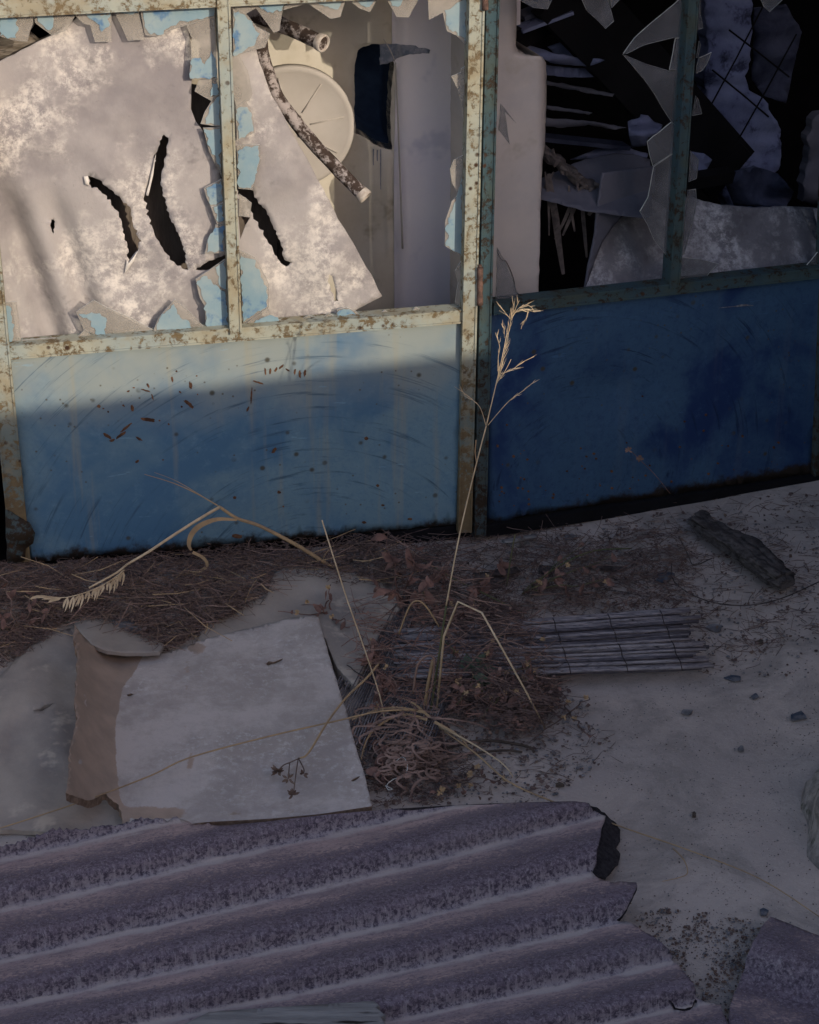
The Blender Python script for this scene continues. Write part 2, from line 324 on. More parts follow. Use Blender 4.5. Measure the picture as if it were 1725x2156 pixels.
# ------------------------------------------------------------------ 2D outlines -> sheets
def rough(poly, amp, step, seed=0, closed=True, fq=.05):
    out = []; n = len(poly)
    for i in range(n if closed else n-1):
        a = poly[i]; b = poly[(i+1) % n]; L = math.hypot(b[0]-a[0], b[1]-a[1]); k = max(1, int(L/step))
        nx, ny = (-(b[1]-a[1])/max(L, 1e-6), (b[0]-a[0])/max(L, 1e-6))
        for j in range(k):
            t = j/k; x = a[0]+(b[0]-a[0])*t; y = a[1]+(b[1]-a[1])*t
            d = amp*(noise.noise(Vector((x*fq, y*fq, seed)))*1.3+.6*noise.noise(Vector((x*fq*3.3, y*fq*3.3, seed+5))))
            if j == 0: d *= .3
            out.append((x+nx*d, y+ny*d))
    if not closed: out.append(poly[-1])
    return out
def inside(p, poly):
    x, y = p; c = False; n = len(poly); j = n-1
    for i in range(n):
        xi, yi = poly[i]; xj, yj = poly[j]
        if (yi > y) != (yj > y) and x < (xj-xi)*(y-yi)/(yj-yi)+xi: c = not c
        j = i
    return c
def cdt(outline, holes=(), spacing=0, seed=1):
    rnd = random.Random(seed); pts = []; edges = []
    for lp in [outline]+list(holes):
        o = len(pts); pts += [Vector(p) for p in lp]; edges += [(o+i, o+(i+1) % len(lp)) for i in range(len(lp))]
    if spacing:
        xs = [p[0] for p in outline]; ys = [p[1] for p in outline]; y = min(ys)+spacing/2; row = 0
        while y < max(ys):
            x = min(xs)+(spacing/2 if row % 2 else 0)
            while x < max(xs):
                if inside((x, y), outline) and not any(inside((x, y), h) for h in holes): pts.append(Vector((x+rnd.uniform(-.1, .1)*spacing, y+rnd.uniform(-.1, .1)*spacing)))
                x += spacing
            y += spacing*.87; row += 1
    v, e, f, *_ = delaunay_2d_cdt(pts, edges, [], 0, 1e-5)
    tris = []
    for t in f:
        c = ((v[t[0]][0]+v[t[1]][0]+v[t[2]][0])/3, (v[t[0]][1]+v[t[1]][1]+v[t[2]][1])/3)
        if inside(c, outline) and not any(inside(c, h) for h in holes): tris.append(tuple(t))
    return [tuple(p) for p in v], tris
def sheet(mb, outline, fn3, thick, holes=(), spacing=0, mi=0, mie=None, attrs=None, smooth=True):
    """fn3(u,v)->front surface point; thick: Vector offset to the back face (or function)"""
    v2, tr = cdt(outline, holes, spacing); front = [fn3(*p) for p in v2]; o = len(mb.v); n = len(front)
    tv = thick if callable(thick) else (lambda p: thick)
    mb.v += front+[p+tv(p) for p in front]
    a = front[tr[0][1]]-front[tr[0][0]]; b = front[tr[0][2]]-front[tr[0][0]]
    flip = a.cross(b).dot(CAM-front[tr[0][0]]) < 0
    cnt = {}
    for t in tr:
        t2 = t[::-1] if flip else t
        mb.f.append(tuple(o+i for i in t2)); mb.f.append(tuple(o+n+i for i in t2[::-1])); mb.mi += [mi, mi]; mb.sm += [smooth, smooth]
        for i in range(3):
            e = (t2[i], t2[(i+1) % 3]); cnt[e] = 1
    for e in cnt:
        if (e[1], e[0]) not in cnt:
            mb.f.append((o+e[1], o+e[0], o+n+e[0], o+n+e[1])); mb.mi.append(mie if mie is not None else mi); mb.sm.append(False)
    if attrs:
        ph = [attrs(*p) for p in v2]; return v2, ph+ph
    return v2, None
def stem(mb, pts, rad, n=6, mi=0, sub_=4):     # Catmull-Rom tube
    mb.tube(crom(pts, sub_), rad if not isinstance(rad, (list, tuple)) else [rad[0]+(rad[1]-rad[0])*i/(len(crom(pts, sub_))-1) for i in range(len(crom(pts, sub_)))], n, mi)
def crom(P, k=4):
    P = [Vector(p) for p in P]; out = []
    for i in range(len(P)-1):
        p0 = P[max(i-1, 0)]; p1 = P[i]; p2 = P[i+1]; p3 = P[min(i+2, len(P)-1)]
        for j in range(k):
            t = j/k; out.append(.5*((2*p1)+(p2-p0)*t+(2*p0-5*p1+4*p2-p3)*t*t+(3*p1-p0-3*p2+p3)*t**3))
    out.append(P[-1]); return out
Z = Vector((0, 0, 1))
# ------------------------------------------------------------------ GROUND
def gh(x, y):
    h = .010*noise.noise(Vector((x*2.2, y*2.2, 1)))+.004*noise.noise(Vector((x*9, y*9, 4)))
    h += .035*math.exp(-((y-3.66)/.16)**2)*max(0, min(1, (.15-x)/.5))       # litter bank along the left leaf
    return h
def axis(a, b, st, far):
    l = []; x = a
    while x <= b: l.append(x); x += st
    g = st*2; lo = [a]; 
    while lo[0] > -far: lo.insert(0, lo[0]-g); g *= 1.6
    g = st*2; hi = [b]
    while hi[-1] < far: hi.append(hi[-1]+g); g *= 1.6
    return lo[:-1]+l+hi[1:]
xs = axis(-1.1, 1.4, .02, 60); ys = axis(1.9, 4.6, .02, 60); mb = MB()
for y in ys:
    for x in xs:
        k = 1 if (-1.2 < x < 1.5 and 1.8 < y < 4.7) else 0
        mb.v.append(Vector((x, y, gh(x, y)*k - .004)))
W_ = len(xs)
for j in range(len(ys)-1):
    for i in range(W_-1): mb.f.append((j*W_+i, j*W_+i+1, (j+1)*W_+i+1, (j+1)*W_+i)); mb.mi.append(0); mb.sm.append(True)
tag(mb.build('ground', M['ground']), kind='structure')
def GG(u, v, dz=0.0):
    p = G(u, v, 0)
    for _ in range(3): p = G(u, v, gh(p.x, p.y)+dz)
    return p
# ------------------------------------------------------------------ THE DOOR LEAVES
aL = Vector((math.cos(PL), math.sin(PL), 0)); aR = Vector((math.cos(PR), math.sin(PR), 0))
def glass(parent, polys, D, nrm, mats, name='glass_shard', off=.012, seed=0):
    for i, (poly, patches) in enumerate(polys):
        mb = MB(); o_ = off + .0006*(i % 5)
        sheet(mb, rough(poly, .8, 14, seed+i), lambda u, v: D(u, v, o_), -nrm*.003, mi=0, mie=1, smooth=False)
        for k, pt in enumerate(patches):
            sheet(mb, rough(pt, 5, 5, seed+i*3+k, fq=.09), lambda u, v: D(u, v, o_-.0012), -nrm*.0007, mi=2, smooth=False)
        mb.build(name, mats, parent)
def barpx(D, p1, p2, wpx, depth, front, vertical, nrm, along):
    a = D(*p1, front); b = D(*p2, front)
    c = D(p1[0]+(wpx if vertical else 0), p1[1]+(0 if vertical else wpx), front); w_ = (c-D(*p1, front)).length
    if not vertical: w_ = abs((c-D(*p1, front)).z)
    return a, b, w_
L_origin = DL(1000, 1133); L_origin.z = 0
left = empty('metal_door', L_origin, 'sunlit pale blue rusty metal door leaf with jagged broken window panes', 'door')
def framebar(parent, D, nrm, along, p1, p2, wpx, vertical, name, mat, front=-.010, depth=.038):
    a, b, w_ = barpx(D, p1, p2, wpx, depth, front, vertical, nrm, along); mb = MB()
    wd = along if vertical else Z
    # channel profile: a face plus a raised lip on each side so the light finds an edge
    mb.bar(a, b, wd, w_, -nrm, depth)
    for sgn in (-1, 1):
        off = wd.normalized()*sgn*(w_/2-.0022)
        mb.bar(a+off+nrm*.0028, b+off+nrm*.0028, wd, .0042, -nrm, .0027)
    return mb.build(name, mat, parent)
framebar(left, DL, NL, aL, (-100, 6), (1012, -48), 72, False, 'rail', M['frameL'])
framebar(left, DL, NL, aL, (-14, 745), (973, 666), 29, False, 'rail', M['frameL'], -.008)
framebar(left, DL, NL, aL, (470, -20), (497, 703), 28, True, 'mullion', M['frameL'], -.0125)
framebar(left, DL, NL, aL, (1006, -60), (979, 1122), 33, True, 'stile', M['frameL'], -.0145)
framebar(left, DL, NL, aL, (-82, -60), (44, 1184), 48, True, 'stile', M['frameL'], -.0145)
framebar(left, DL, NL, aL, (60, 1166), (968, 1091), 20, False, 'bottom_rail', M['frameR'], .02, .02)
# lower panel
mb = MB(); pl_ = [(20, 745), (968, 668), (964, 900), (960, 1100)]
bot = rough([(962, 1104), (800, 1118), (520, 1143), (250, 1168), (66, 1184)], 3, 14, 3, closed=False)
poly = [(0, 745), (972, 668), (970, 900)]+bot+[(40, 1000)]
def pan(u, v):
    p = DL(u, v, .002); return p + NL*.004*noise.noise(Vector((u*.006, v*.006, 2)))
sheet(mb, poly, pan, -NL*.002, spacing=30)
spots = []
rl = random.Random(5)
def scab(c, L, Wd, ang, seed):
    pts = []
    for k in range(14):
        a = 2*math.pi*k/14; r = 1+.5*noise.noise(Vector((math.cos(a)*1.7, math.sin(a)*1.7, seed)))
        x = math.cos(a)*L/2*r; y = math.sin(a)*Wd/2*r; pts.append((c[0]+x*math.cos(ang)-y*math.sin(ang), c[1]+x*math.sin(ang)+y*math.cos(ang)))
    return pts
SC = [((520, 322), 14, 6, -.4), ((542, 308), 10, 5, 0), ((600, 300), 20, 8, 1.1), ((590, 320), 40, 5, .3), ((617, 345), 26, 6, 1.3), ((698, 275), 24, 8, 1.4), ((772, 300), 34, 12, 1.4), ((765, 375), 46, 15, .7),
      ((400, 383), 16, 12, .6), ((418, 392), 7, 6, 0), ((438, 405), 8, 7, 0), ((500, 380), 12, 7, .6), ((535, 390), 26, 12, 1.4), ((600, 437), 62, 14, .12), ((646, 441), 8, 6, 0), ((510, 470), 60, 8, -.7),
      ((435, 505), 40, 14, .6), ((455, 522), 22, 10, -.3), ((490, 500), 50, 12, -.6), ((562, 514), 32, 8, .6), ((556, 608), 18, 10, -.5), ((1110, 563), 28, 12, -.9), ((735, 385), 9, 7, 0), ((683, 455), 8, 7, 0),
      ((730, 327), 12, 7, .8), ((715, 243), 8, 7, 0), ((797, 262), 8, 5, 0), ((800, 336), 6, 5, 0), ((1003, 395), 24, 8, 2.0), ((1018, 340), 60, 7, 1.65), ((1045, 288), 44, 7, .3), ((950, 753), 14, 12, 0), ((1130, 732), 14, 12, 0), ((1483, 515), 16, 14, 0),
      ((1075, 245), 26, 7, 1.5), ((1095, 243), 24, 8, 1.7), ((1118, 237), 24, 8, 2.0), ((1140, 225), 26, 9, 2.4), ((1165, 238), 20, 6, .6), ((1195, 245), 22, 8, 1.7), ((1215, 255), 34, 10, 1.5), ((1235, 250), 26, 10, 1.6), ((960, 910), 40, 18, .1), ((660, 600), 7, 6, 0),
      ((1148, 790), 8, 7, 0), ((1530, 705), 13, 11, 0), ((1475, 855), 18, 10, 0), ((1550, 785), 14, 10, 0), ((1660, 840), 20, 10, 0)]
for i, (c, L, Wd, an) in enumerate(SC):
    sheet(mb, Z4(rough(scab(c, L, Wd, an, i), 1.5, 4, i, fq=.3)), lambda u, v: pan(u, v)+NL*.0012, -NL*.0008, mi=1, smooth=False)
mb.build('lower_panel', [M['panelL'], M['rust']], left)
mb = MB()   # rusted gusset at the foot of the left stile
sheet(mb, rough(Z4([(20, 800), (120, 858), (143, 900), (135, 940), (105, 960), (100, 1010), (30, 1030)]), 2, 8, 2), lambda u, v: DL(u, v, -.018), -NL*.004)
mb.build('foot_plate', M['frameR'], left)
# hinges on the meeting stile
def hinge(x, y0, y1, parent):
    mb = MB(); a = DL(x, y0, -.02); b = DL(x, y1, -.02); n = 12; pts = [a.lerp(b, t/n) for t in range(n+1)]
    mb.tube(pts, [.0068 if i not in (4, 8) else .0058 for i in range(n+1)], 10); mb.tube([a+Z*.006, a], .004, 8)
    mb.build('hinge', M['redrust'], parent)
hinge(1011, 563, 642, left); hinge(1022, -30, 20, left)
# glass left pane
flk = [M['glassL'], M['edge'], M['flake']]
P1 = [
 ([(0, 70), (200, 60), (200, 140), (180, 185), (165, 248), (80, 240), (0, 215)], [[(0, 95), (60, 80), (105, 118), (95, 225), (0, 215)]]),
 ([(203, 60), (450, 50), (450, 95), (400, 180), (310, 212), (208, 132)], [[(215, 70), (320, 66), (320, 108), (318, 160), (290, 180), (225, 125)]]),
 ([(455, 50), (668, 40), (668, 78), (668, 248), (568, 250), (540, 150), (500, 140), (455, 98)], [[(480, 60), (660, 50), (655, 80), (595, 90), (660, 82), (650, 160), (610, 190), (595, 150)]]),
 ([(672, 40), (830, 34), (830, 72), (868, 238), (765, 243), (735, 175)], [[(680, 50), (826, 44), (828, 72), (760, 80), (690, 76)]]),
 ([(833, 34), (1290, 10), (1290, 38), (1283, 95), (1115, 152), (985, 190), (930, 215), (868, 210)], [[(840, 40), (1280, 18), (1280, 92), (1110, 125), (1010, 165), (960, 205), (905, 205), (880, 180)]]),
 ([(1115, 150), (1283, 98), (1303, 470), (1135, 472), (1148, 230)], [[(1150, 350), (1200, 345), (1225, 385), (1270, 300), (1295, 400), (1298, 468), (1140, 468)]]),
 ([(1190, 478), (1305, 472), (1308, 560), (1265, 603), (1165, 545)], [[(1270, 500), (1300, 500), (1304, 565), (1260, 580)]]),
 ([(1265, 606), (1310, 562), (1318, 758), (1200, 740), (1225, 670)], [[(1265, 620), (1310, 575), (1316, 750), (1230, 740)]]),
 ([(1215, 765), (1318, 762), (1326, 1062), (1250, 900)], [[(1222, 770), (1316, 768), (1320, 1000), (1260, 890)]]),
 ([(1220, 1125), (1326, 1070), (1335, 1210), (1262, 1238), (1235, 1180)], [[(1235, 1125), (1322, 1085), (1330, 1200), (1262, 1225)]]),
 ([(1262, 1240), (1335, 1214), (1338, 1340), (1300, 1342)], [[(1280, 1240), (1333, 1225), (1335, 1320), (1305, 1325)]]),
 ([(1290, 1345), (1337, 1342), (1345, 1510), (1225, 1520), (1242, 1435), (1280, 1400)], [[(1245, 1430), (1290, 1360), (1338, 1350), (1340, 1505), (1240, 1510)]]),
 ([(1170, 1670), (1245, 1620), (1345, 1550), (1367, 1960), (1235, 1965), (1225, 1830), (1195, 1780)], [[(1180, 1680), (1240, 1650), (1350, 1760), (1362, 1950), (1242, 1955), (1225, 1800)], [(1290, 1600), (1345, 1560), (1352, 1730), (1310, 1700)]]),
 ([(0, 1810), (100, 1805), (112, 1900), (130, 2062), (0, 2072)], [[(0, 1830), (60, 1835), (80, 1960), (70, 2050), (0, 2060)]]),
 ([(455, 1865), (560, 1795), (640, 1840), (780, 1900), (915, 1972), (580, 2010), (500, 1970)], [[(470, 1880), (580, 1875), (635, 1900), (630, 2000), (570, 1995), (545, 1920)]]),
 ([(915, 1985), (950, 1900), (1045, 1790), (1140, 1870), (1233, 1968)], [[(950, 1905), (1040, 1820), (1080, 1900), (1140, 1935), (1150, 1965), (940, 1975)]]),
 ([(130, 2035), (330, 2022), (450, 2030), (510, 1968), (560, 2020), (130, 2062)], []),
]
glass(left, [(Z1(a), [Z1(b) for b in bs]) for a, bs in P1], DL, NL, flk, seed=1)
P2 = [
 ([(20, 50), (100, 78), (165, 160), (245, 200), (215, 282), (95, 312), (25, 345)], [[(25, 60), (95, 90), (150, 165), (180, 200), (150, 270), (90, 305), (28, 335)]]),
 ([(30, 15), (330, 5), (320, 60), (300, 182), (265, 195), (160, 48), (95, 85), (28, 45)], [[(165, 18), (320, 12), (315, 60), (230, 75), (180, 40)]]),
 ([(332, 5), (700, -8), (665, 100), (605, 112), (530, 60), (470, 20), (325, 60)], [[(500, 0), (690, -6), (650, 55), (600, 50), (560, 25)]]),
 ([(702, -8), (890, -12), (842, 72), (780, 50)], [[(760, -5), (870, -10), (840, 40), (790, 30)]]),
 ([(940, -12), (1140, -20), (1076, 102), (1000, 100)], [[(950, -5), (1060, -10), (1010, 40), (975, 30)]]),
 ([(1188, -20), (1425, -28), (1420, 275), (1360, 212), (1302, 185), (1277, 75), (1195, 118)], [[(1290, 60), (1415, -10), (1414, 250), (1365, 195), (1310, 175)]]),
 ([(1418, 300), (1412, 395), (1385, 412), (1386, 432), (1328, 456), (1366, 532), (1398, 680), (1408, 762)], []),
 ([(1407, 868), (1395, 892), (1404, 926), (1342, 958), (1320, 1010), (1332, 1092), (1370, 1162), (1399, 1130)], []),
 ([(1397, 1140), (1332, 1202), (1292, 1322), (1290, 1470), (1388, 1532)], [[(1393, 1060), (1392, 1200), (1388, 1520), (1300, 1470), (1300, 1350), (1340, 1240)]]),
 ([(1387, 1560), (1350, 1620), (1370, 1692), (1350, 1812), (1386, 1832)], []),
 ([(38, 640), (100, 600), (138, 680), (152, 792), (60, 838), (45, 840)], [[(42, 655), (105, 640), (135, 690), (145, 785), (60, 830)]]),
 ([(45, 868), (182, 865), (186, 960), (150, 1095), (140, 1135), (55, 1128)], [[(50, 910), (90, 880), (175, 872), (180, 960), (148, 1085), (130, 1125), (58, 1120)]]),
 ([(-20, 330), (60, 330), (110, 420), (140, 560), (120, 600), (40, 636)], []),
 ([(62, 1495), (150, 1535), (200, 1620), (238, 1700), (236, 1835), (140, 1900), (82, 1940)], [[(66, 1520), (140, 1550), (190, 1640), (205, 1700), (228, 1720), (225, 1830), (130, 1890), (84, 1925)]]),
 ([(60, 1160), (135, 1215), (125, 1295), (58, 1290)], []),
 ([(85, 1945), (140, 1902), (232, 1840), (250, 1890), (330, 1925)], [[(160, 1915), (240, 1885), (290, 1900), (300, 1925), (150, 1935)]]),
 ([(640, 1895), (648, 1850), (700, 1838), (760, 1862), (780, 1888)], [[(648, 1888), (655, 1858), (700, 1850), (745, 1868), (755, 1884)]]),
 ([(430, 1915), (470, 1885), (540, 1905)], []), ([(560, 1905), (590, 1870), (640, 1900)], []), ([(900, 1875), (930, 1855), (960, 1872)], []),
 ([(1090, 1862), (1115, 1835), (1160, 1860)], []),
]
glass(left, [(Z2(a), [Z2(b) for b in bs]) for a, bs in P2], DL, NL, flk, seed=40)
# ------------------------------------------------------------------ right leaf
right = empty('metal_door', DR(1015, 1133)*1.0, 'shaded deep blue metal door leaf hinged behind the tall stalk', 'door')
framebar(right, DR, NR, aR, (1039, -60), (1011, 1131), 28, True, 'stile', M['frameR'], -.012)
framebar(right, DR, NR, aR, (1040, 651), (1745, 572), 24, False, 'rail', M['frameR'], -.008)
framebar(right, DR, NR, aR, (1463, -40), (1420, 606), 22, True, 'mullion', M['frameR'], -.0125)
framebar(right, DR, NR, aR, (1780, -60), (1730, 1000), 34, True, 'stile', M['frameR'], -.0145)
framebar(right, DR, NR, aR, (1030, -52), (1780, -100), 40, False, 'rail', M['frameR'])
mb = MB()
bot = rough([(1712, 996), (1600, 1012), (1362, 1050), (1180, 1075), (1026, 1102)], 3.5, 12, 8, closed=False)
def panr(u, v):
    p = DR(u, v, .002); return p + NR*.014*math.exp(-(((u-1290)/75)**2+((v-830)/55)**2)) * -1 + NR*.004*noise.noise(Vector((u*.006, v*.006, 7)))
sheet(mb, [(1036, 652), (1735, 574), (1716, 900)]+bot, panr, -NR*.002, spacing=26)
for i in range(60):
    u = rl.uniform(1050, 1640) if i % 3 else rl.uniform(1040, 1240); v = 1075-(u-1030)*.15-abs(rl.gauss(0, 75)); k = rl.uniform(2, 6)
    if v < 690: continue
    sheet(mb, rough(scab((u, v), k, k*.9, 0, i), .6, 3, i, fq=.4), lambda a, b: panr(a, b)+NR*.0012, -NR*.0008, mi=1, smooth=False)
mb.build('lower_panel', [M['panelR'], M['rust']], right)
mb = MB()
a = DR(1028, 1112, .0); b = DR(1715, 1003, .0); mb.bar(a, b, Z, .004, -NR, .03); mb.build('bottom_flange', M['stone'], right)
mb = MB(); mb.bar(DR(1024, 1120, -.012), DR(1728, 1012, -.012), Z, .030, -NR, .05)  # black bar stands in for the shaded gap under the leaf
tag(mb.build('gap_shade_bar', M['dark'], origin=DR(1024, 1130)), 'black bar painting the dark gap under the deep blue leaf', 'gap shade')
mb = MB(); mb.bar(DL(700, 1146, .004), DL(962, 1121, .004), Z, .036, -NL, .05)  # second black bar, painting the shaded gap under the sunlit leaf
tag(mb.build('gap_shade_bar', M['dark'], origin=DL(700, 1146)), 'short black bar painting the dark gap under the sunlit leaf by the meeting stile', 'gap shade')
flr = [M['glassR'], M['edge'], M['flake']]
P3 = [
 [(525, -30), (560, 50), (655, 143), (698, 105), (668, -10)], [(672, -20), (687, 38), (745, -20)],
 [(1066, -40), (1000, 20), (890, 110), (800, 190), (745, 268), (760, 270), (850, 225), (1000, 188), (1056, 185)],
 [(1006, 192), (1056, 188), (1048, 355), (976, 350)],
 [(742, 272), (860, 320), (975, 354), (1048, 360), (1034, 640), (1028, 645), (985, 608), (940, 540), (900, 470), (850, 400)],
 [(985, 612), (865, 710), (875, 770), (893, 832), (1018, 750), (1030, 648)],
 [(897, 836), (1016, 756), (1000, 1290), (970, 1290), (935, 1250), (900, 1205), (868, 1130), (828, 1060), (868, 990), (880, 930)],
 [(1130, -30), (1135, 80), (1146, 140), (1118, 150)], [(1125, 205), (1134, 225), (1120, 285), (1112, 290)], [(1113, 330), (1125, 290), (1187, 262), (1165, 320), (1140, 355), (1110, 368)],
 [(1108, 480), (1122, 500), (1140, 570), (1090, 580)], [(1082, 755), (1122, 800), (1112, 895), (1072, 912)],
 [(1068, 955), (1108, 948), (1112, 985), (1105, 1060), (1050, 1275), (1038, 1285)],
 [(1030, 1410), (1038, 1290), (1130, 1300), (1222, 1322), (1160, 1388)],
 [(212, -20), (240, 10), (290, 38), (365, 46), (395, -20)], [(1425, -20), (1452, 35), (1478, 60), (1510, 30), (1565, -20)],
 [(130, 520), (208, 618), (150, 560), (175, 725), (118, 650)], [(112, 1240), (150, 1310), (190, 1400), (220, 1490), (105, 1510)],
 [(1690, 1300), (1730, 1250), (1730, 1330), (1650, 1345)],
]
glass(right, [(Z3(a), []) for a in P3], DR, NR, flr, seed=80)
# ------------------------------------------------------------------ INTERIOR
def at(p, b): return p + b
# torn fibre sheet hanging behind the left panes
def fold(u, v):
    d = 26*math.exp(-(((u-40)+(v-500)*-.35)/34.)**2)*(1/(1+math.exp(-(v-420)/30)))
    d += 18*math.exp(-(((u-130)-(v-480)*.32)/26.)**2)*(1/(1+math.exp(-(v-430)/25)))
    return d*.0022
def fA(u, v):
    o_ = .034+.010*noise.noise(Vector((u*.004, v*.004, 3)))+.006*noise.noise(Vector((u*.013, v*.013, 9)))+fold(u, v)
    # edges of the long tears curl apart
    o_ += .012*math.exp(-((u-300)/34)**2)*math.exp(-((v-450)/110)**2)
    return DL(u, v, o_)
T1 = [(185, 370), (210, 378), (230, 398), (255, 418), (273, 436), (280, 470), (290, 498), (299, 508), (292, 522), (280, 540), (271, 552), (267, 510), (254, 462), (234, 427), (208, 400), (186, 388)]
T2 = [(345, 283), (355, 290), (350, 330), (341, 362), (339, 385), (350, 432), (359, 462), (381, 500), (389, 540), (396, 569), (374, 560), (345, 530), (325, 490), (308, 440), (304, 412), (319, 370), (328, 322)]
T3 = [(108, 462), (116, 466), (113, 492), (107, 480)]
outA = [(-110, 190), (-40, 150), (0, 128), (60, 98), (110, 73), (150, 48), (190, 12), (392, 2), (398, 70), (405, 120), (404, 165), (403, 190), (402, 229), (412, 255), (428, 276), (446, 325), (466, 378), (476, 450), (480, 540), (492, 800), (-60, 840)]
mb = MB(); sheet(mb, rough(outA, 1.5, 14, 1), fA, -NL*.004, [rough(T1, 5, 5, 2, fq=.12), rough(T2, 5, 5, 3, fq=.12), rough(T3, 3, 4, 4, fq=.2), rough([(412, 568), (440, 548), (478, 536), (470, 560), (440, 568)], 4, 5, 5)], 16)
for lp in ([(176, 370), (185, 369), (188, 389), (179, 386)], [(262, 574), (267, 545), (271, 553), (293, 521), (281, 548)], [(307, 409), (317, 367), (328, 322), (322, 368), (312, 410)]):
    sheet(mb, rough(lp, .5, 6, 3), lambda u, v: fA(u, v)+NL*.006, -NL*.002, mi=1)
tag(mb.build('torn_sheet', [M['sheetA'], M['lip']], origin=DL(200, 745, .12)), 'large chalky white fibre sheet with long black tears behind the leftmost pane', 'sheet')
def fB(u, v):
    k = (u-490-(v-100)*.48)/110.
    o_ = .046+.016*noise.noise(Vector((u*.005, v*.005, 13)))+.008*noise.noise(Vector((u*.014, v*.014, 19)))-.02*math.exp(-k*k)+.02*max(0, k)
    return DL(u, v, o_)
outB = [(486, 80), (505, 98)]+Z2([(160, 290), (200, 420), (240, 540), (285, 620), (330, 700), (370, 780), (400, 830), (470, 960), (545, 1100), (600, 1200), (650, 1310), (740, 1450), (800, 1560), (860, 1660), (915, 1770), (850, 1805), (780, 1840), (700, 1890), (640, 2200)])+[(488, 800)]
H1 = Z2([(45, 1130), (100, 1128), (145, 1140), (150, 1180), (200, 1240), (245, 1310), (280, 1400), (320, 1480), (330, 1555), (385, 1575), (340, 1597), (300, 1560), (230, 1450), (160, 1320), (100, 1215), (110, 1195), (50, 1160)])
H2 = Z2([(598, 1640), (615, 1650), (630, 1720), (655, 1800), (632, 1802), (605, 1725), (592, 1670)])
H3 = Z2([(55, 1292), (125, 1300), (95, 1350), (66, 1430)])
mb = MB(); sheet(mb, rough(outB, 2, 12, 6), fB, -NL*.004, [rough(H1, 5, 5, 7, fq=.12), rough(H2, 4, 5, 8, fq=.12), H3], 15)
tag(mb.build('torn_sheet', [M['sheetA']], origin=DL(600, 745, .13)), 'pale fibre sheet leaning under the bent pipe behind the middle pane', 'sheet')
mb = MB(); sheet(mb, [(-110, 210), (300, 185), (395, 178), (478, 190), (505, 330), (560, 390), (640, 520), (712, 650), (712, 820), (-110, 860)], lambda u, v: DL(u, v, .125), -NL*.012)  # backing board added so the tears look dark
tag(mb.build('wooden_board', M['brownbd'], origin=DL(250, 745, .17)), 'dark brown board added behind the white sheets to darken their tears', 'board')
# yellow partition with the recess
niche = Z2([(770, 300), (800, 278), (850, 262), (930, 270), (960, 300), (985, 380), (972, 480), (962, 700), (972, 893), (900, 880), (850, 850), (790, 810), (756, 800), (748, 700), (752, 560), (750, 430), (758, 350)])
YO = .41
def fY(u, v): return DL(u, v, YO+.006*noise.noise(Vector((u*.01, v*.01, 3))))
prt = empty('partition_wall', DL(700, 745, YO), 'yellowed plaster partition with a rounded navy recess behind the middle pane', 'wall')
mb = MB(); sheet(mb, [(400, -260), (845, -260), (845, 900), (400, 930)], fY, -NL*.05, [rough(niche, 2, 6, 4)], 24)
mb.build('plaster_face', [M['yellow'], M['navy']], prt)
mb = MB()   # the pilaster that stands proud beside the recess, rounded arris
def fP(u, v):
    e = 860-(v-400)*-.0; t = min(1, max(0, (u-832)/26)); return DL(u, v, YO-.004-.022*math.sin(t*math.pi/2))
sheet(mb, [(826, -260), (1100, -260), (1085, 900), (832, 900), (830, 320), (836, 150), (826, 120)], fP, -NL*.04, spacing=12)
mb.build('pilaster', [M['lilac']], prt)
mb = MB()   # recess lining: walls and back
ns = rough(niche, 2, 6, 4); fr = [fY(*p) for p in ns]; bk = [p-NL*.11+Z*.0 for p in fr]; n = len(ns)
cen = sum(bk, Vector())/n; bk2 = [cen+(p-cen)*.86-NL*.02 for p in bk]
mb.v += fr+bk+bk2
for i in range(n):
    j = (i+1) % n; mb.f += [(i, j, n+j, n+i), (n+i, n+j, 2*n+j, 2*n+i)]; mb.mi += [0]*2; mb.sm += [True]*2
mb.f.append(tuple(range(2*n, 3*n))); mb.mi.append(0); mb.sm.append(False)
mb.build('recess_lining', M['navy'], prt)
mb = MB(); sheet(mb, rough(Z2([(900, 262), (1000, 262), (1080, 268), (1150, 284), (1200, 296), (1195, 318), (1100, 322), (1040, 332), (1000, 345), (980, 365), (900, 385)]), 2.5, 6, 4, fq=.1), lambda u, v: fP(u, v)+NL*.003, -NL*.002, spacing=9)
for xx, y0, y1 in ((862, 890, 985), (905, 890, 1130), (885, 895, 960)):
    sheet(mb, Z2([(xx-3, y0), (xx+3, y0), (xx+2, y1), (xx-2, y1)]), lambda u, v: fP(u, v)+NL*.004 if u > 828 else fY(u, v)+NL*.003, -NL*.002, smooth=False)
mb.build('navy_paint_smear', M['slate'], prt)
mb = MB(); stem(mb, [DL(808, 82, YO-.045), DL(822, 105, YO-.06), DL(833, 132, YO-.062)], .0011, 5)
stem(mb, [DL(833, 132, YO-.062), DL(838, 250, YO-.064), DL(843, 380, YO-.062), DL(848, 523, YO-.058)], [.0016, .0026], 6)
tag(mb.build('hanging_cord', M['disc'], origin=DL(833, 132, YO-.062)), 'thin white cord hanging down the lilac pilaster beside the navy recess', 'cord')
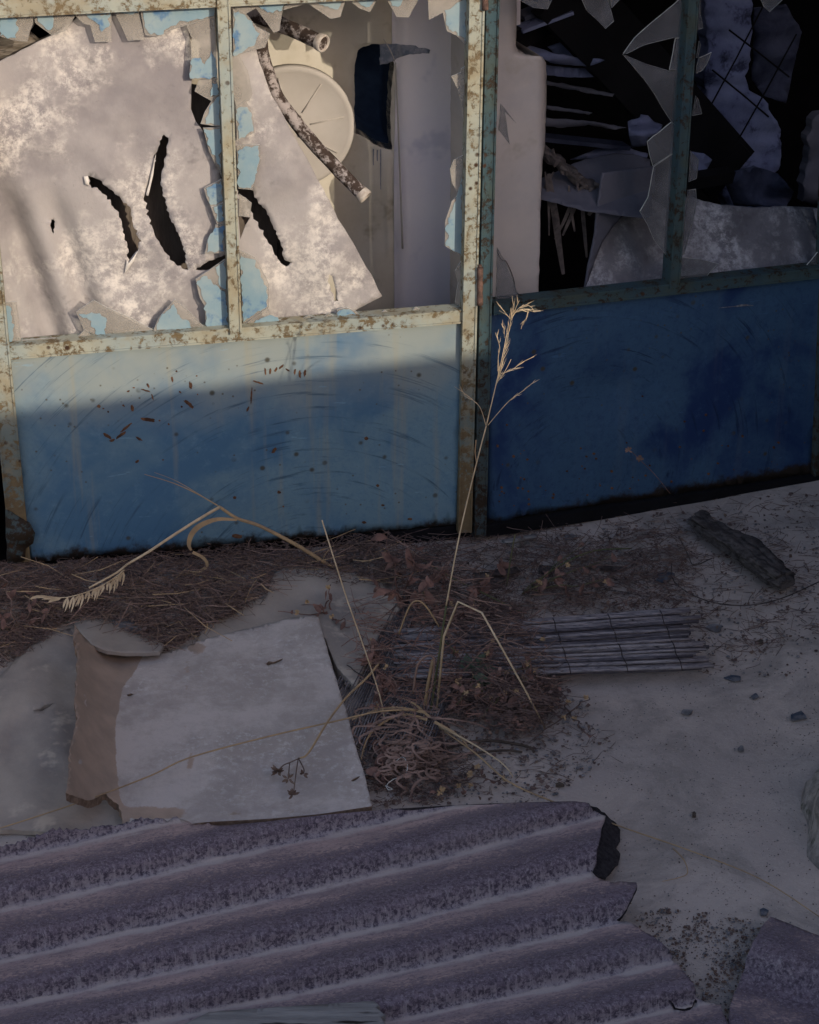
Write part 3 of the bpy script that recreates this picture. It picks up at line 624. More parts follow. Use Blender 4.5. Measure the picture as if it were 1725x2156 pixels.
# round disc
ctr = DL(614, 269, YO-.07); dsc = empty('round_plate', ctr, 'cream round plate with radial ribs behind the bent pipe', 'plate')
rx = (DL(747, 269, YO-.07)-ctr).length; ex = aL; ez = Z
def dpt(r, a, off): return ctr + ex*math.cos(a)*r + ez*math.sin(a)*r*.98 + NL*off
mb = MB(); prof = [(0, .0), (.5, .001), (.88, 0), (.90, .0015), (.94, .0025), (.985, .0015), (1.0, -.002), (1.0, -.018), (.9, -.02)]; K = 64
for (r, o_) in prof:
    for k in range(K): mb.v.append(dpt(r*rx, 2*math.pi*k/K, o_))
for i in range(len(prof)-1):
    for k in range(K): mb.f.append((i*K+k, i*K+(k+1) % K, (i+1)*K+(k+1) % K, (i+1)*K+k)); mb.mi.append(0); mb.sm.append(True)
mb.build('plate_body', M['disc'], dsc)
for a in (.97, .17, -.55, -1.3, 1.8, 2.6):
    mb = MB(); mb.tube([dpt(.30*rx, a, .002), dpt(.84*rx, a, .002)], .0017, 6); mb.build('rib', M['disc'], dsc)
mb = MB(); hb = [(.0, .016), (.10, .016), (.15, .010), (.17, 0)]
stem(mb, [dpt(.22*rx, .9, .0), dpt(.2*rx, .6, .03), dpt(.25*rx, .1, .034), dpt(.2*rx, -.4, .02), dpt(.12*rx, -.6, .0)], .004, 8); mb.build('hook', M['disc'], dsc)
# pipes
def pipe(pts, rad, label, endr):
    root = empty('bent_pipe', pts[0], label, 'pipe'); mb = MB(); mb.tube(crom(pts, 6), rad, 16, rough=.08); mb.build('pipe_body', M['tube'], root)
    d = (pts[-1]-pts[-2]).normalized(); p = pts[-1]; a = d.cross(Z).normalized(); b = d.cross(a); mb = MB(); K = 24
    pr = [(endr*1.05, -.012), (endr*1.12, -.004), (endr*1.1, .003), (endr*.98, .0045), (endr*.85, .002), (endr*.78, -.006), (endr*.3, -.007), (endr*.12, -.004), (.0002, -.004)]
    for r, o_ in pr:
        for k in range(K): an = 2*math.pi*k/K; mb.v.append(p+d*o_+a*math.cos(an)*r+b*math.sin(an)*r)
    for i in range(len(pr)-1):
        for k in range(K): mb.f.append((i*K+k, i*K+(k+1) % K, (i+1)*K+(k+1) % K, (i+1)*K+k)); mb.mi.append(0); mb.sm.append(True)
    mb.build('end_rim', M['tubeend'], root)
pipe([DL(549, 60, .22), DL(551, 105, .21), DL(566, 160, .20), DL(585, 205, .19), DL(610, 240, .18), DL(650, 290, .165), DL(710, 355, .14), DL(768, 413, .10)], .0148, 'long bent pipe with flaking whitewash crossing the round plate', .0152)
pipe([DL(520, 25, .25), DL(580, 47, .22), DL(630, 68, .18), DL(680, 91, .13)], .0165, 'short straight pipe with ringed end near the top of the middle pane', .0172)
# brown board in the top left corner
mb = MB(); sheet(mb, [(-80, 30), (140, 30), (160, 55), (110, 80), (40, 118), (-80, 185)], lambda u, v: DL(u, v, .075), -NL*.012, [[(62, 66), (75, 50), (108, 73), (83, 84)]])
tag(mb.build('wooden_board', M['fan'], origin=DL(30, 100, .2)), 'striated brown board in the top left corner above the white sheet', 'board')
# plastered post behind the right leaf
pst = empty('plastered_post', DR(1095, 640, .16), 'cream plastered post with a stepped shoulder beside the hinge stile', 'post')
po = [(1012, -200), (1088, -200), (1088, 60), (1086, 95), (1092, 107), (1112, 111), (1130, 113), (1143, 120), (1150, 132), (1152, 160), (1150, 250), (1148, 305), (1143, 335), (1139, 420), (1137, 520), (1134, 640), (1132, 900), (1000, 900)]
def fpo(u, v):
    xr = 1150 if v > 115 else 1088; e = max(0, 1-(xr-u)/14.); return DR(u, v, .12+.03*e*e+.003*noise.noise(Vector((u*.02, v*.02, 3))))
mb = MB(); sheet(mb, rough(po, 1.2, 12, 6), fpo, -NR*.16, spacing=9); mb.build('post_body', M['post'], pst)
mb = MB(); stem(mb, [fpo(*p)+NR*.002 for p in Z3([(108, 1255), (130, 1300), (155, 1310), (190, 1390), (205, 1460), (240, 1488)])], .0009, 5); mb.build('crack', M['wire'], pst)
# dark jumble behind the right leaf: slumped sheets, beams
def slab(name, pts, off, label, cat, mat, wob=.02, t=.004, grp=None, seed=1, sp=16, rg=2):
    c = pts[0]
    def f_(u, v): return DR(u, v, off+wob*noise.noise(Vector((u*.012, v*.03, seed))))
    mb = MB(); sheet(mb, rough(pts, rg, 8, seed), f_, -NR*t, spacing=sp); o = mb.build(name, mat, origin=DR(sum(p[0] for p in pts)/len(pts), max(p[1] for p in pts), off))
    return tag(o, label, cat, grp)
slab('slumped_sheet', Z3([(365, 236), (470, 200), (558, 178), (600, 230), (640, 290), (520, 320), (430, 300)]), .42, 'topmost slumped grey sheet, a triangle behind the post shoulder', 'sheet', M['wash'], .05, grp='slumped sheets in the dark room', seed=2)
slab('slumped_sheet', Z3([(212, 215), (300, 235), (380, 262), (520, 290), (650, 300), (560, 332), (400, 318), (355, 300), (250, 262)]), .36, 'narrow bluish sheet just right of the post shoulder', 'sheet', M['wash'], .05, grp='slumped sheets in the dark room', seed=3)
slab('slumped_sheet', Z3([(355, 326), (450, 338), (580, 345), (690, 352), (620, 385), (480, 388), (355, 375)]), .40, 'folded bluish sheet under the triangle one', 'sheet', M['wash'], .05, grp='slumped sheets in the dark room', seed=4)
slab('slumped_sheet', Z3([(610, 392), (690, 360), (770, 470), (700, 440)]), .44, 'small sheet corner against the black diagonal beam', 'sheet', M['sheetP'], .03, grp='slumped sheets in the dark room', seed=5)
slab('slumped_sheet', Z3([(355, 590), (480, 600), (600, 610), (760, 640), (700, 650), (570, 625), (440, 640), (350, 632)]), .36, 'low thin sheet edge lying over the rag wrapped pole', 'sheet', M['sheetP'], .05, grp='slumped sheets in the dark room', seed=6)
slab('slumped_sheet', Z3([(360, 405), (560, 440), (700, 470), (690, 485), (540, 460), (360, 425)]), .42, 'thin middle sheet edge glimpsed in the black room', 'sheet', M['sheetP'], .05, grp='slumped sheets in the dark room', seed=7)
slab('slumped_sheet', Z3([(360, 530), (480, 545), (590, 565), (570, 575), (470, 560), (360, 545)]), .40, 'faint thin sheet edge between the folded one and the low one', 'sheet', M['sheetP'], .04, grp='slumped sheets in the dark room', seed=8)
slab('crumpled_rag', Z3([(775, 660), (770, 610), (830, 590), (835, 575), (870, 580), (900, 610), (940, 625), (930, 660), (870, 690), (860, 730), (790, 740)]), .38, 'crumpled bluish rag heap left of the lower glass shards', 'rag', M['wash'], .12, seed=9, sp=8)
def beam(pts, off, w, label, mat='wood_dk'):
    mb = MB(); a = DR(*pts[0], off[0]); b = DR(*pts[1], off[1]); mb.bar(a, b, (b-a).cross(NR), w, -NR, .05)
    return tag(mb.build('roof_beam', M[mat], origin=a), label, 'beam', 'fallen beams in the dark room')
beam(Z3([(440, -60), (1300, 880)]), (.30, .55), .16, 'black beam slanting down behind the triangle of glass', 'dark')  # bar in the even near-black colour
beam(Z3([(200, 215), (620, -10)]), (.30, .6), .05, 'dark beam sloping up above the slumped sheets', 'dark')
beam(Z3([(240, 160), (495, 65)]), (.31, .31), .008, 'thin pale lath above the slumped sheets', 'wash')
beam(Z3([(1060, 930), (1300, 890)]), (.30, .45), .03, 'short black beam end right of the window bar', 'dark')
beam(Z3([(250, 95), (480, 5)]), (.36, .36), .012, 'dim lath in the upper left of the dark room', 'sheetP')
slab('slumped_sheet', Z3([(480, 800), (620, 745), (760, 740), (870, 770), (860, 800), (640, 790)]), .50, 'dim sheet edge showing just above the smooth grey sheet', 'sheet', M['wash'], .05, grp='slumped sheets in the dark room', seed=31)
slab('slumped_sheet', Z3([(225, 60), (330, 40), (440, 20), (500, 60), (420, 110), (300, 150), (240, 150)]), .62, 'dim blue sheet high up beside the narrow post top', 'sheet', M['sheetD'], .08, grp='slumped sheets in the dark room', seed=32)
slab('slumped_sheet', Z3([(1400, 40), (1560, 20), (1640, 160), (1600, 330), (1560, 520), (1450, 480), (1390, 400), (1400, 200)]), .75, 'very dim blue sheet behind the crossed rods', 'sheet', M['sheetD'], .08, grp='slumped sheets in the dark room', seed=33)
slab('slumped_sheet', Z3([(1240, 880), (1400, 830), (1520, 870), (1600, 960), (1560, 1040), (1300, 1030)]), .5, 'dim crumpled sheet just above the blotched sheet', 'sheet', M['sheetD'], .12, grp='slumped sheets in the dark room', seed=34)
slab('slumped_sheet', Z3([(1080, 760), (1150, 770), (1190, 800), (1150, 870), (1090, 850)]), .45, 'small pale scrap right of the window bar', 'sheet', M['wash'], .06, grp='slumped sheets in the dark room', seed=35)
beam(Z3([(340, 700), (780, 745)]), (.40, .45), .010, 'thin pale batten under the crumpled rag', 'sheetD')
beam(Z3([(570, 330), (700, 300)]), (.36, .40), .008, 'short batten crossing the triangle sheet', 'dark')
# rag wrapped pole with hanging strips
rp = empty('wrapped_pole', DR(1150, 330, .20), 'peeling rag wrapped pole with long hanging strips', 'pole')
mb = MB(); pp = [DR(*p, o_) for p, o_ in zip(Z3([(330, 745), (400, 800), (460, 850), (520, 900), (590, 935)]), (.22, .2, .2, .2, .21))]
mb.tube(crom(pp, 6), .0125, 12, rough=.9); mb.build('pole_core', M['rag'], rp)
for i in range(24):
    t = rl.random(); q = crom(pp, 6); c = q[int(t*(len(q)-1))]+NR*.012; mb = MB()
    a = c+Vector((rl.uniform(-.01, .01), 0, rl.uniform(-.01, .012))); mb.ribbon([a, a+Vector((rl.uniform(-.012, .012), -.006, .006)), a+Vector((rl.uniform(-.02, .02), -.002, -rl.uniform(0, .02)))], [.012, .009, .002]); mb.build('peeling_flake', M['rag'], rp)
for k, pts in enumerate([[(370, 870), (385, 980), (405, 1100), (420, 1220), (443, 1375)], [(500, 940), (485, 1010), (450, 1100), (400, 1200)], [(545, 960), (540, 1050), (548, 1150), (560, 1290)], [(470, 930), (480, 1040), (500, 1160)], [(395, 860), (340, 960), (325, 1010)], [(590, 940), (600, 1010), (570, 1080)], [(352, 860), (368, 1000), (372, 1180)], [(520, 940), (512, 1010), (470, 1110), (440, 1180)]]):
    mb = MB(); P = crom([DR(*p, .19+.01*(k % 3)) for p in Z3(pts)], 4); w0 = (.012, .006, .007, .005, .005, .01, .004, .006)[k]
    mb.ribbon(P, [w0*(.5+.9*math.sin(math.pi*(i+1)/(len(P)+1))) for i in range(len(P))], side=Vector((0, -1, .1))); mb.build('hanging_strip', M['rag'], rp)
# curled sheet and mottled sheets in the lower right pane
def fback(u, v): return DR(u, v, .30-.12*(v-330)/80.)
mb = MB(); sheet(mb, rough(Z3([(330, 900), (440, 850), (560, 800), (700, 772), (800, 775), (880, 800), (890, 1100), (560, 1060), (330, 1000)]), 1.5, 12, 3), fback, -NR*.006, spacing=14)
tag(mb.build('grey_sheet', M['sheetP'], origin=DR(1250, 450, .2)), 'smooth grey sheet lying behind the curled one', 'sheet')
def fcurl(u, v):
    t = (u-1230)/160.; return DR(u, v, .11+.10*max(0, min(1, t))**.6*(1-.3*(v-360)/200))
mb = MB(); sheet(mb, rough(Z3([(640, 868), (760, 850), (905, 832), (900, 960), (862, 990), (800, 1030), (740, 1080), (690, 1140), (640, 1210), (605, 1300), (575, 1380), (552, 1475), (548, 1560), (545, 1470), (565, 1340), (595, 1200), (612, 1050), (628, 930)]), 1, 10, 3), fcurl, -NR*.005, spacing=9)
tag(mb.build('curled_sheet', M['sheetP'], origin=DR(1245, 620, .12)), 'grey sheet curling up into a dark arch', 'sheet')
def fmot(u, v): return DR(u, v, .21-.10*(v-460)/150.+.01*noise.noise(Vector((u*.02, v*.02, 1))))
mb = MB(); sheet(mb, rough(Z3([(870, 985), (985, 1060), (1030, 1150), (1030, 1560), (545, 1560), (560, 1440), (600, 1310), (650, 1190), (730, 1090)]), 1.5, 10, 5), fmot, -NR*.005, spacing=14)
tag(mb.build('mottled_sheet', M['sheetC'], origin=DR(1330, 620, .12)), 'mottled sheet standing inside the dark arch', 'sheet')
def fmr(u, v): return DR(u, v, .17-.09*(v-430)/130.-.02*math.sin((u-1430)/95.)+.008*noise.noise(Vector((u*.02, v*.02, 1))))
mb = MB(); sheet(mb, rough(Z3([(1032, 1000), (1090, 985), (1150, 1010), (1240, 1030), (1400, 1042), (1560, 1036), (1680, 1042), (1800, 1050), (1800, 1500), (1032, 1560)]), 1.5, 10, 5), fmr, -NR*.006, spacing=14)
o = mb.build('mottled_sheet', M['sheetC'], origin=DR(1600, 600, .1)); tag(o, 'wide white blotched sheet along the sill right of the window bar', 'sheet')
mb = MB(); sheet(mb, rough(Z3([(1632, 1040), (1690, 1042), (1712, 1130), (1730, 1160), (1730, 1230), (1700, 1190), (1665, 1120)]), 1, 8, 5), lambda u, v: fmr(u, v)+NR*.004, -NR*.002, spacing=10)
tag(mb.build('blue_strap', M['bluechip'], origin=DR(1690, 500, .1)), 'dark blue strap hanging over the blotched sheet', 'strap')
# plaster patch wall + rods
slab('whitewashed_wall', Z3([(1150, -60), (1400, -60), (1390, 60), (1388, 180), (1382, 300), (1352, 380), (1372, 450), (1470, 520), (1500, 590), (1534, 650), (1536, 760), (1520, 850), (1460, 930), (1440, 975), (1475, 1030), (1540, 1080), (1300, 1100), (1230, 900), (1330, 840), (1250, 700), (1150, 560), (1165, 470), (1150, 380), (1176, 240), (1160, 120)]), .62, 'bluish whitewashed strip of wall behind the crossed wires', 'wall', M['wash'], .03, .05, seed=12, rg=6, sp=14)
slab('plaster_remnant', Z3([(1690, 600), (1720, 570), (1800, 560), (1800, 1030), (1640, 1010), (1650, 900), (1672, 800), (1665, 700)]), .6, 'grey plaster remnant at the right edge of the dark room', 'plaster', M['sheetP'], .03, .03, seed=13, rg=5)
rods = [((1445, 30), (1165, 560)), ((1612, 170), (1320, 700)), ((1275, 150), (1575, 385)), ((1190, 350), (1472, 585)), ((1300, 690), (1385, 778))]
g = empty('wire_grid', DR(1600, 300, .4), 'crossed thin black rods against the whitewashed strip', 'wire grid')
for i, (a, b) in enumerate(rods):
    mb = MB(); a, b = Z3([a, b]); mb.tube([DR(*a, .42+.006*i), DR((a[0]+b[0])/2+1.5, (a[1]+b[1])/2, .422+.006*i), DR(*b, .42+.006*i)], .0024, 6); mb.build('rod', M['dark'], g)
# room shell
def xy(phi, s, off):     # point in plan along a leaf line, off metres behind
    a = Vector((math.cos(phi), math.sin(phi), 0)); nn = Vector((math.sin(phi), -math.cos(phi), 0)); return Vector((HP.x, HP.y, 0))+a*s-nn*off
def wallseg(name, p, q, z0, z1, t, mat, label=None, kind=None):
    mb = MB(); d = (q-p).normalized(); nn = Vector((-d.y, d.x, 0)); mb.bar(p+Z*(z0+z1)/2, q+Z*(z0+z1)/2, Z, z1-z0, nn, t)
    o = mb.build(name, M[mat], origin=Vector((p.x, p.y, z0)))
    return tag(o, label, 'wall' if label else None, None, kind)
ZT = DL(500, -60).z
lwd = xy(PL, -1.13, .0)
wallseg('front_wall', xy(PL, -3.5, .03), lwd+Vector((0, 0, 0)), -.05, 2.0, .2, 'mortar', 'rendered house wall left of the sunlit door leaf')
wallseg('lintel', xy(PL, -1.13, .04), xy(PL, .06, .04), ZT+.03, 2.0, .2, 'mortar', 'rendered lintel wall above the sunlit door leaf')
wallseg('lintel', xy(PR, .0, .06), xy(PR, 1.1, .06), ZT+.05, 2.0, .2, 'mortar', 'rendered lintel wall above the deep blue door leaf')
pe = xy(PR, .915, -.02)
wallseg('side_shade_wall', pe+Vector((.005, 0, 0)), Vector((1.64, 2.62, 0)), -.05, 2.7, .25, 'dark', 'dark end wall beside the deep blue leaf, run out of view to darken it')  # stretched out of view to block sky light from the right
wallseg('back_wall', Vector((-3.6, 6.6, 0)), Vector((4, 6.6, 0)), -.1, 2.0, .1, 'dark', 'near-black back wall of the dark room')
wallseg('inner_wall', Vector((-3.4, 3.3, 0)), Vector((-3.4, 6.7, 0)), -.1, 2.0, .1, 'dark', 'near-black left inner wall of the dark room')
wallseg('inner_wall', Vector((3.4, 3.6, 0)), Vector((3.4, 6.7, 0)), -.1, 2.0, .1, 'dark', 'near-black right inner wall of the dark room')
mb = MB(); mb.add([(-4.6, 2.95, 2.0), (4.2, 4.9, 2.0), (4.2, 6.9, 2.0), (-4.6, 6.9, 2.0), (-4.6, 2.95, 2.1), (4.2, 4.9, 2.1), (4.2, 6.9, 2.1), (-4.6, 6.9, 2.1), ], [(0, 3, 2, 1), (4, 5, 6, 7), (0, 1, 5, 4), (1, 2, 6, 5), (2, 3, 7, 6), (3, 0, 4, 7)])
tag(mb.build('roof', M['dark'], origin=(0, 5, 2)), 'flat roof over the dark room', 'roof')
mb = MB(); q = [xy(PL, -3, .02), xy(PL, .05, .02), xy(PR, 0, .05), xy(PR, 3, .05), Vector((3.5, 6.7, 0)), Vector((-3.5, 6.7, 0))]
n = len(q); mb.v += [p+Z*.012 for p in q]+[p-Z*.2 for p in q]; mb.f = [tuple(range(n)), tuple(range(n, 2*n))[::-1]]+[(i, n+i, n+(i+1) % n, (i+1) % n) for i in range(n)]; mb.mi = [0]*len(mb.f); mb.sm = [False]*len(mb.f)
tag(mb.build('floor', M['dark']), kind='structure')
# unseen walls added behind the camera to shape the sun's shadow edges
Sh = Vector((S.x, S.y, 0)).normalized(); Pp = Vector((-Sh.y, Sh.x, 0)); tanE = math.tan(R_(SUN_EL))
edge_pt = xy(PL, .028, 0)
def occl(name, t, a, b, z0, z1a, z1b, label):
    p = edge_pt+Sh*t+Pp*a; q = edge_pt+Sh*t+Pp*b; mb = MB(); d = Sh*.3
    vs = [p, q, q+d, p+d]; mb.v += [x+Z*z0 for x in vs]+[p+Z*z1a, q+Z*z1b, q+d+Z*z1b, p+d+Z*z1a]
    mb.f = [(0, 1, 2, 3), (7, 6, 5, 4), (0, 4, 5, 1), (1, 5, 6, 2), (2, 6, 7, 3), (3, 7, 4, 0)]; mb.mi = [0]*6; mb.sm = [False]*6
    return tag(mb.build(name, M['mortar'], origin=p), label, 'wall')
def need(u, v):      # height the wall top must have so that its shadow ends at this point of the leaf
    p = DL(u, v); d = p-edge_pt; return d.dot(Pp), p.z + (5.0-d.dot(Sh))*tanE
(a1, h1), (a2, h2_) = need(990, 744), need(20, 866); sl_ = (h2_-h1)/(a2-a1)
print('wall', a1, h1, a2, h2_)
occl('low_shade_wall', 5.0, .3, -5.0, -.2, h1-sl_*a1+.3*sl_, h1-sl_*a1-5*sl_, 'low unseen wall added behind the viewer to set the leaf shadow edge')
occl('tall_shade_wall', 4.66, -.018, 7.5, -.2, 3.5, 3.5, 'tall unseen wall added on the right to shade the deep blue leaf')
exec_tail = True
# ------------------------------------------------------------------ CORRUGATED SHEETS
VU = [-100, 0, 620, 862, 1242, 1500]
VL = [[1730, 1710, 1570, 1515, 1445, 1395], [1835, 1815, 1672, 1615, 1540, 1490], [1943, 1921, 1776, 1722, 1640, 1588], [2046, 2026, 1887, 1828, 1727, 1660], [2144, 2124, 1995, 1942, 1843, 1772],
      [2240, 2220, 2096, 2044, 1960, 1900], [2336, 2316, 2196, 2145, 2066, 2010], [2430, 2410, 2290, 2245, 2166, 2110], [2524, 2504, 2384, 2345, 2266, 2210], [2618, 2598, 2480, 2445, 2366, 2310]]
def interp(xs_, ys_, x):
    if x <= xs_[0]: i = 0
    elif x >= xs_[-1]: i = len(xs_)-2
    else: i = max(k for k in range(len(xs_)-1) if xs_[k] <= x)
    t = (x-xs_[i])/(xs_[i+1]-xs_[i]); return ys_[i]*(1-t)+ys_[i+1]*t
def phase(u, v):
    row = [interp(VU, r, u) for r in VL]
    for k in range(len(row)-1):
        if row[k] <= v < row[k+1]: return k+(v-row[k])/(row[k+1]-row[k])
    return 0 if v < row[0] else len(row)-1
def hcor(u, v):
    p = phase(u, v)+.012*noise.noise(Vector((u*.01, v*.01, 4))); p = p+.02*math.sin(2*math.pi*p)   # crest leans to the far side
    return .060-.015*math.cos(2*math.pi*(p))+.006*noise.noise(Vector((u*.003, v*.003, 1)))
top = [(-60, 1775), (0, 1782), (25, 1776), (60, 1764), (90, 1756), (105, 1747), (140, 1744), (180, 1746), (215, 1738), (255, 1736), (285, 1726), (310, 1722), (335, 1724), (352, 1729), (372, 1720), (392, 1728), (420, 1735), (470, 1738)]
top = rough(top, 6, 6, 3, closed=False, fq=.14)+[(560, 1730), (680, 1716), (830, 1703), (960, 1695), (1080, 1690)]
rt = Z8([(600, 340), (700, 338), (738, 342), (780, 375), (825, 400), (822, 425), (805, 470), (790, 540), (790, 590), (770, 640), (800, 665), (850, 680), (900, 675), (955, 680), (955, 710), (930, 760), (910, 800), (870, 838), (940, 850), (985, 885), (1060, 930), (1110, 985), (1105, 1005), (1160, 1060), (1200, 1110), (1212, 1170), (1260, 1185), (1310, 1195), (1335, 1260), (1340, 1450)])
rt = [rt[0]]+rough(rt[1:], 4, 7, 6, closed=False, fq=.09)
outC = top+rt+[(1500, 2420), (700, 2420), (-60, 2420)]
hole = rough(Z8([(1090, 1172), (1105, 1195), (1110, 1215), (1150, 1222), (1180, 1218), (1205, 1198), (1212, 1178), (1204, 1172), (1190, 1205), (1160, 1213), (1120, 1208), (1112, 1190)]), 1.2, 4, 3)
mb = MB(); v2, ph = sheet(mb, outC, lambda u, v: G(u, v, hcor(u, v)), Vector((0, 0, -.007)), [hole], 9.5, 0, 1, attrs=lambda u, v: phase(u, v))
mb.ph = [(x % 1.0) if True else x for x in ph]
# phase must not wrap inside one triangle, so keep it unwrapped and take the fraction in the material
mb.ph = ph
mb.uv = [((p.x*math.cos(.36)+p.y*math.sin(.36)), (-p.x*math.sin(.36)+p.y*math.cos(.36))) for p in mb.v]
big = empty('corrugated_sheet', G(600, 1950), 'large weathered purple corrugated sheet across the foreground', 'roofing sheet')
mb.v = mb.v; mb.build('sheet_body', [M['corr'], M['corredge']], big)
# broken lip folded down at the far right corner
mb = MB(); lip = rough(Z8([(738, 342), (800, 372), (870, 430), (888, 458), (886, 500), (868, 530), (888, 560), (880, 600), (850, 630), (825, 664), (790, 655), (765, 630), (790, 590), (788, 540), (805, 470), (822, 425), (810, 400)]), 3, 6, 9, fq=.1)
sheet(mb, lip, lambda u, v: G(u, v, max(.004, .050-.0007*(u-1240)-.0)), Vector((0, 0, -.004)), spacing=9)
mb.build('broken_lip', M['corredge'], big)
def h2(u, v):
    t = (u-1600+(v-1940)*.25)/100.; return .040+.020*math.cos(2*math.pi*(v-1985-(u-1600)*.35)/190.)
o2 = rough(Z8([(1520, 825), (1560, 838), (1620, 862), (1725, 905), (1800, 930)]), 1.5, 6, 2, closed=False)[:]+Z8([(1850, 1450), (1335, 1450)])+rough(Z8([(1340, 1276), (1350, 1200), (1385, 1110), (1405, 1060), (1420, 1000), (1445, 930), (1490, 860), (1518, 826)]), 2, 6, 4, closed=False)
mb = MB(); v2, ph = sheet(mb, o2, lambda u, v: G(u, v, h2(u, v)), Vector((0, 0, -.007)), spacing=9, mie=1, attrs=lambda u, v: .45+.35*math.sin(2*math.pi*(v-1985-(u-1600)*.35)/190.)*.6+.02)
mb.ph = ph; mb.uv = [(p.x*.8+p.y*.6, -p.x*.6+p.y*.8) for p in mb.v]
tag(mb.build('corrugated_sheet', [M['corr2'], M['corredge']], origin=G(1680, 2050)), 'smaller purple corrugated piece in the lower right corner', 'roofing sheet')
# plank splinter on the sheet at the bottom edge
mb = MB(); pk = [(360, 2170)]+rough([(440, 2131), (560, 2122), (700, 2113), (788, 2108)], 1.5, 10, 1, closed=False)+[(800, 2118), (792, 2122), (812, 2138), (802, 2142), (820, 2165), (800, 2240), (300, 2240)]
sheet(mb, pk, lambda u, v: G(u, v, .082+.002*noise.noise(Vector((u*.01, v*.15, 0)))), Vector((0, 0, -.012)), spacing=12)
tag(mb.build('wooden_plank', M['plank'], origin=G(560, 2150)), 'grey split plank end lying on the large corrugated sheet', 'plank')
# ------------------------------------------------------------------ FIBREBOARD PAD AND SLABS
def hpad(u, v):
    # rises into a rolled edge on the left and top-left
    a = max(0, 1-(u-150)/115.); h = .035+.11*(a**1.8)*(1 if a < 1 else 1)
    h += .016*math.exp(-((v-1370+(u-420)*.05)/26.)**2)*math.exp(-((u-300)/150.)**2)*-1
    h += .004*noise.noise(Vector((u*.008, v*.008, 2)))+.0012*noise.noise(Vector((u*.05, v*.05, 2))); return h
pad_o = rough(Z6([(325, 365), (322, 420), (338, 500), (335, 600), (325, 700), (335, 790), (312, 880), (300, 950), (300, 1040), (288, 1105), (330, 1122), (385, 1140), (420, 1130), (460, 1105), (480, 1130), (510, 1150), (530, 1185), (535, 1240)]), 3, 5, 4, closed=False, fq=.12)+Z6([(700, 1260), (900, 1235), (1180, 1220), (1400, 1200)])+rough(Z6([(1632, 1165), (1600, 1030), (1560, 900), (1520, 750), (1460, 560), (1395, 328)]), 1, 10, 3, closed=False)+rough(Z6([(1380, 325), (1250, 345), (1150, 372), (1000, 405), (900, 432), (800, 470), (700, 492), (560, 492), (470, 484), (400, 455), (350, 400)]), 1.5, 10, 8, closed=False)
def brown(u, v):
    x, y = u/.48, (v-1138.5)/.48
    lim = interp([300, 480, 560, 640, 700, 850, 1000, 1120, 1200], [640, 640, 600, 545, 525, 505, 512, 525, 1000 if False else 560], y)
    b = 1/(1+math.exp((x-lim)/9.)); b = b*1.25-.12
    b = max(b, .5*math.exp(-((x-815+(y-800)*.03)/20.)**2)*math.exp(-((y-700)/230.)**4), .5*math.exp(-((x-820)/34.)**2)*math.exp(-((y-560)/130.)**2),   .7*math.exp(-((x-860)/60.)**2)*math.exp(-((y-470)/40.)**2), .65*math.exp(-((x-830-(y-1000)*-.2)/32.)**2)*math.exp(-((y-980)/90.)**2))
    b = max(b, .9*math.exp(-((y-1195)/34.)**2)*(1/(1+math.exp((x-820)/30.)))); b = max(b, .6*math.exp(-((x-1030)/60.)**2)*math.exp(-((y-1195)/22.)**2), .55*math.exp(-((x-1270)/50.)**2)*math.exp(-((y-1190)/18.)**2))
    b = min(b, 1-.7*math.exp(-((x-376)/9.)**2)*math.exp(-((y-680)/90.)**2)); b = min(b, 1-.9*math.exp(-((x-350)/9.)**2)*math.exp(-((y-975)/18.)**2)); return b
slits = [rough(Z6([(1168, 540), (1180, 528), (1200, 532), (1243, 516), (1235, 526), (1205, 540), (1195, 540), (1175, 548)]), .8, 5, 1), Z6([(555, 676), (575, 670), (588, 674), (575, 680), (562, 683)]), rough(Z6([(1540, 1052), (1560, 1040), (1582, 1032), (1570, 1044), (1550, 1056)]), .5, 5, 1)]
pad = empty('fibreboard_pad', G(470, 1550), 'whitish fibreboard pad with a brown rolled left edge', 'board')
mb = MB(); v2, br = sheet(mb, pad_o, lambda u, v: G(u, v, hpad(u, v)), Vector((0, 0, -.017)), slits, 9, 0, 1, attrs=brown); mb.br = br
mb.uv = [(p.x, p.y) for p in mb.v]; mb.build('board_layer', [M['pad'], M['torn']], pad)
mb = MB()   # the curled back flap
fo = rough(Z6([(325, 368), (332, 348), (360, 330), (400, 325), (445, 332), (500, 352), (560, 380), (620, 402), (680, 425), (722, 455), (700, 490), (560, 493), (470, 484), (400, 455), (350, 405)]), 1.2, 9, 3)
sheet(mb, fo, lambda u, v: G(u, v, .05+.03*math.exp(-((u-190)/60.)**2)-.035*max(0, min(1, (1375-v)/60.))), Vector((0, 0, -.008)), spacing=9); mb.build('curled_flap', M['under'], pad)
def hun(u, v): return .012+.016*math.exp(-((u-60)/70.)**2-((v-1420)/120.)**2)+.012*noise.noise(Vector((u*.012, v*.009, 6)))+.004*noise.noise(Vector((u*.03, v*.03, 6)))
uo = rough(Z6([(-60, 640), (0, 590), (60, 530), (150, 450), (230, 405), (320, 380), (420, 430), (560, 520), (620, 900), (600, 1240), (540, 1262), (380, 1268), (200, 1278), (100, 1272), (-60, 1262)]), 1.5, 10, 6)
mb = MB(); sheet(mb, uo, lambda u, v: G(u, v, hun(u, v)), Vector((0, 0, -.01)), [rough(Z6([(140, 745), (180, 735), (195, 722), (240, 712), (205, 735), (180, 748), (160, 742)]), 1, 4, 2)], 12)
tag(mb.build('grey_matting', M['under'], origin=G(120, 1500)), 'lumpy grey matting under the left side of the pad', 'matting')
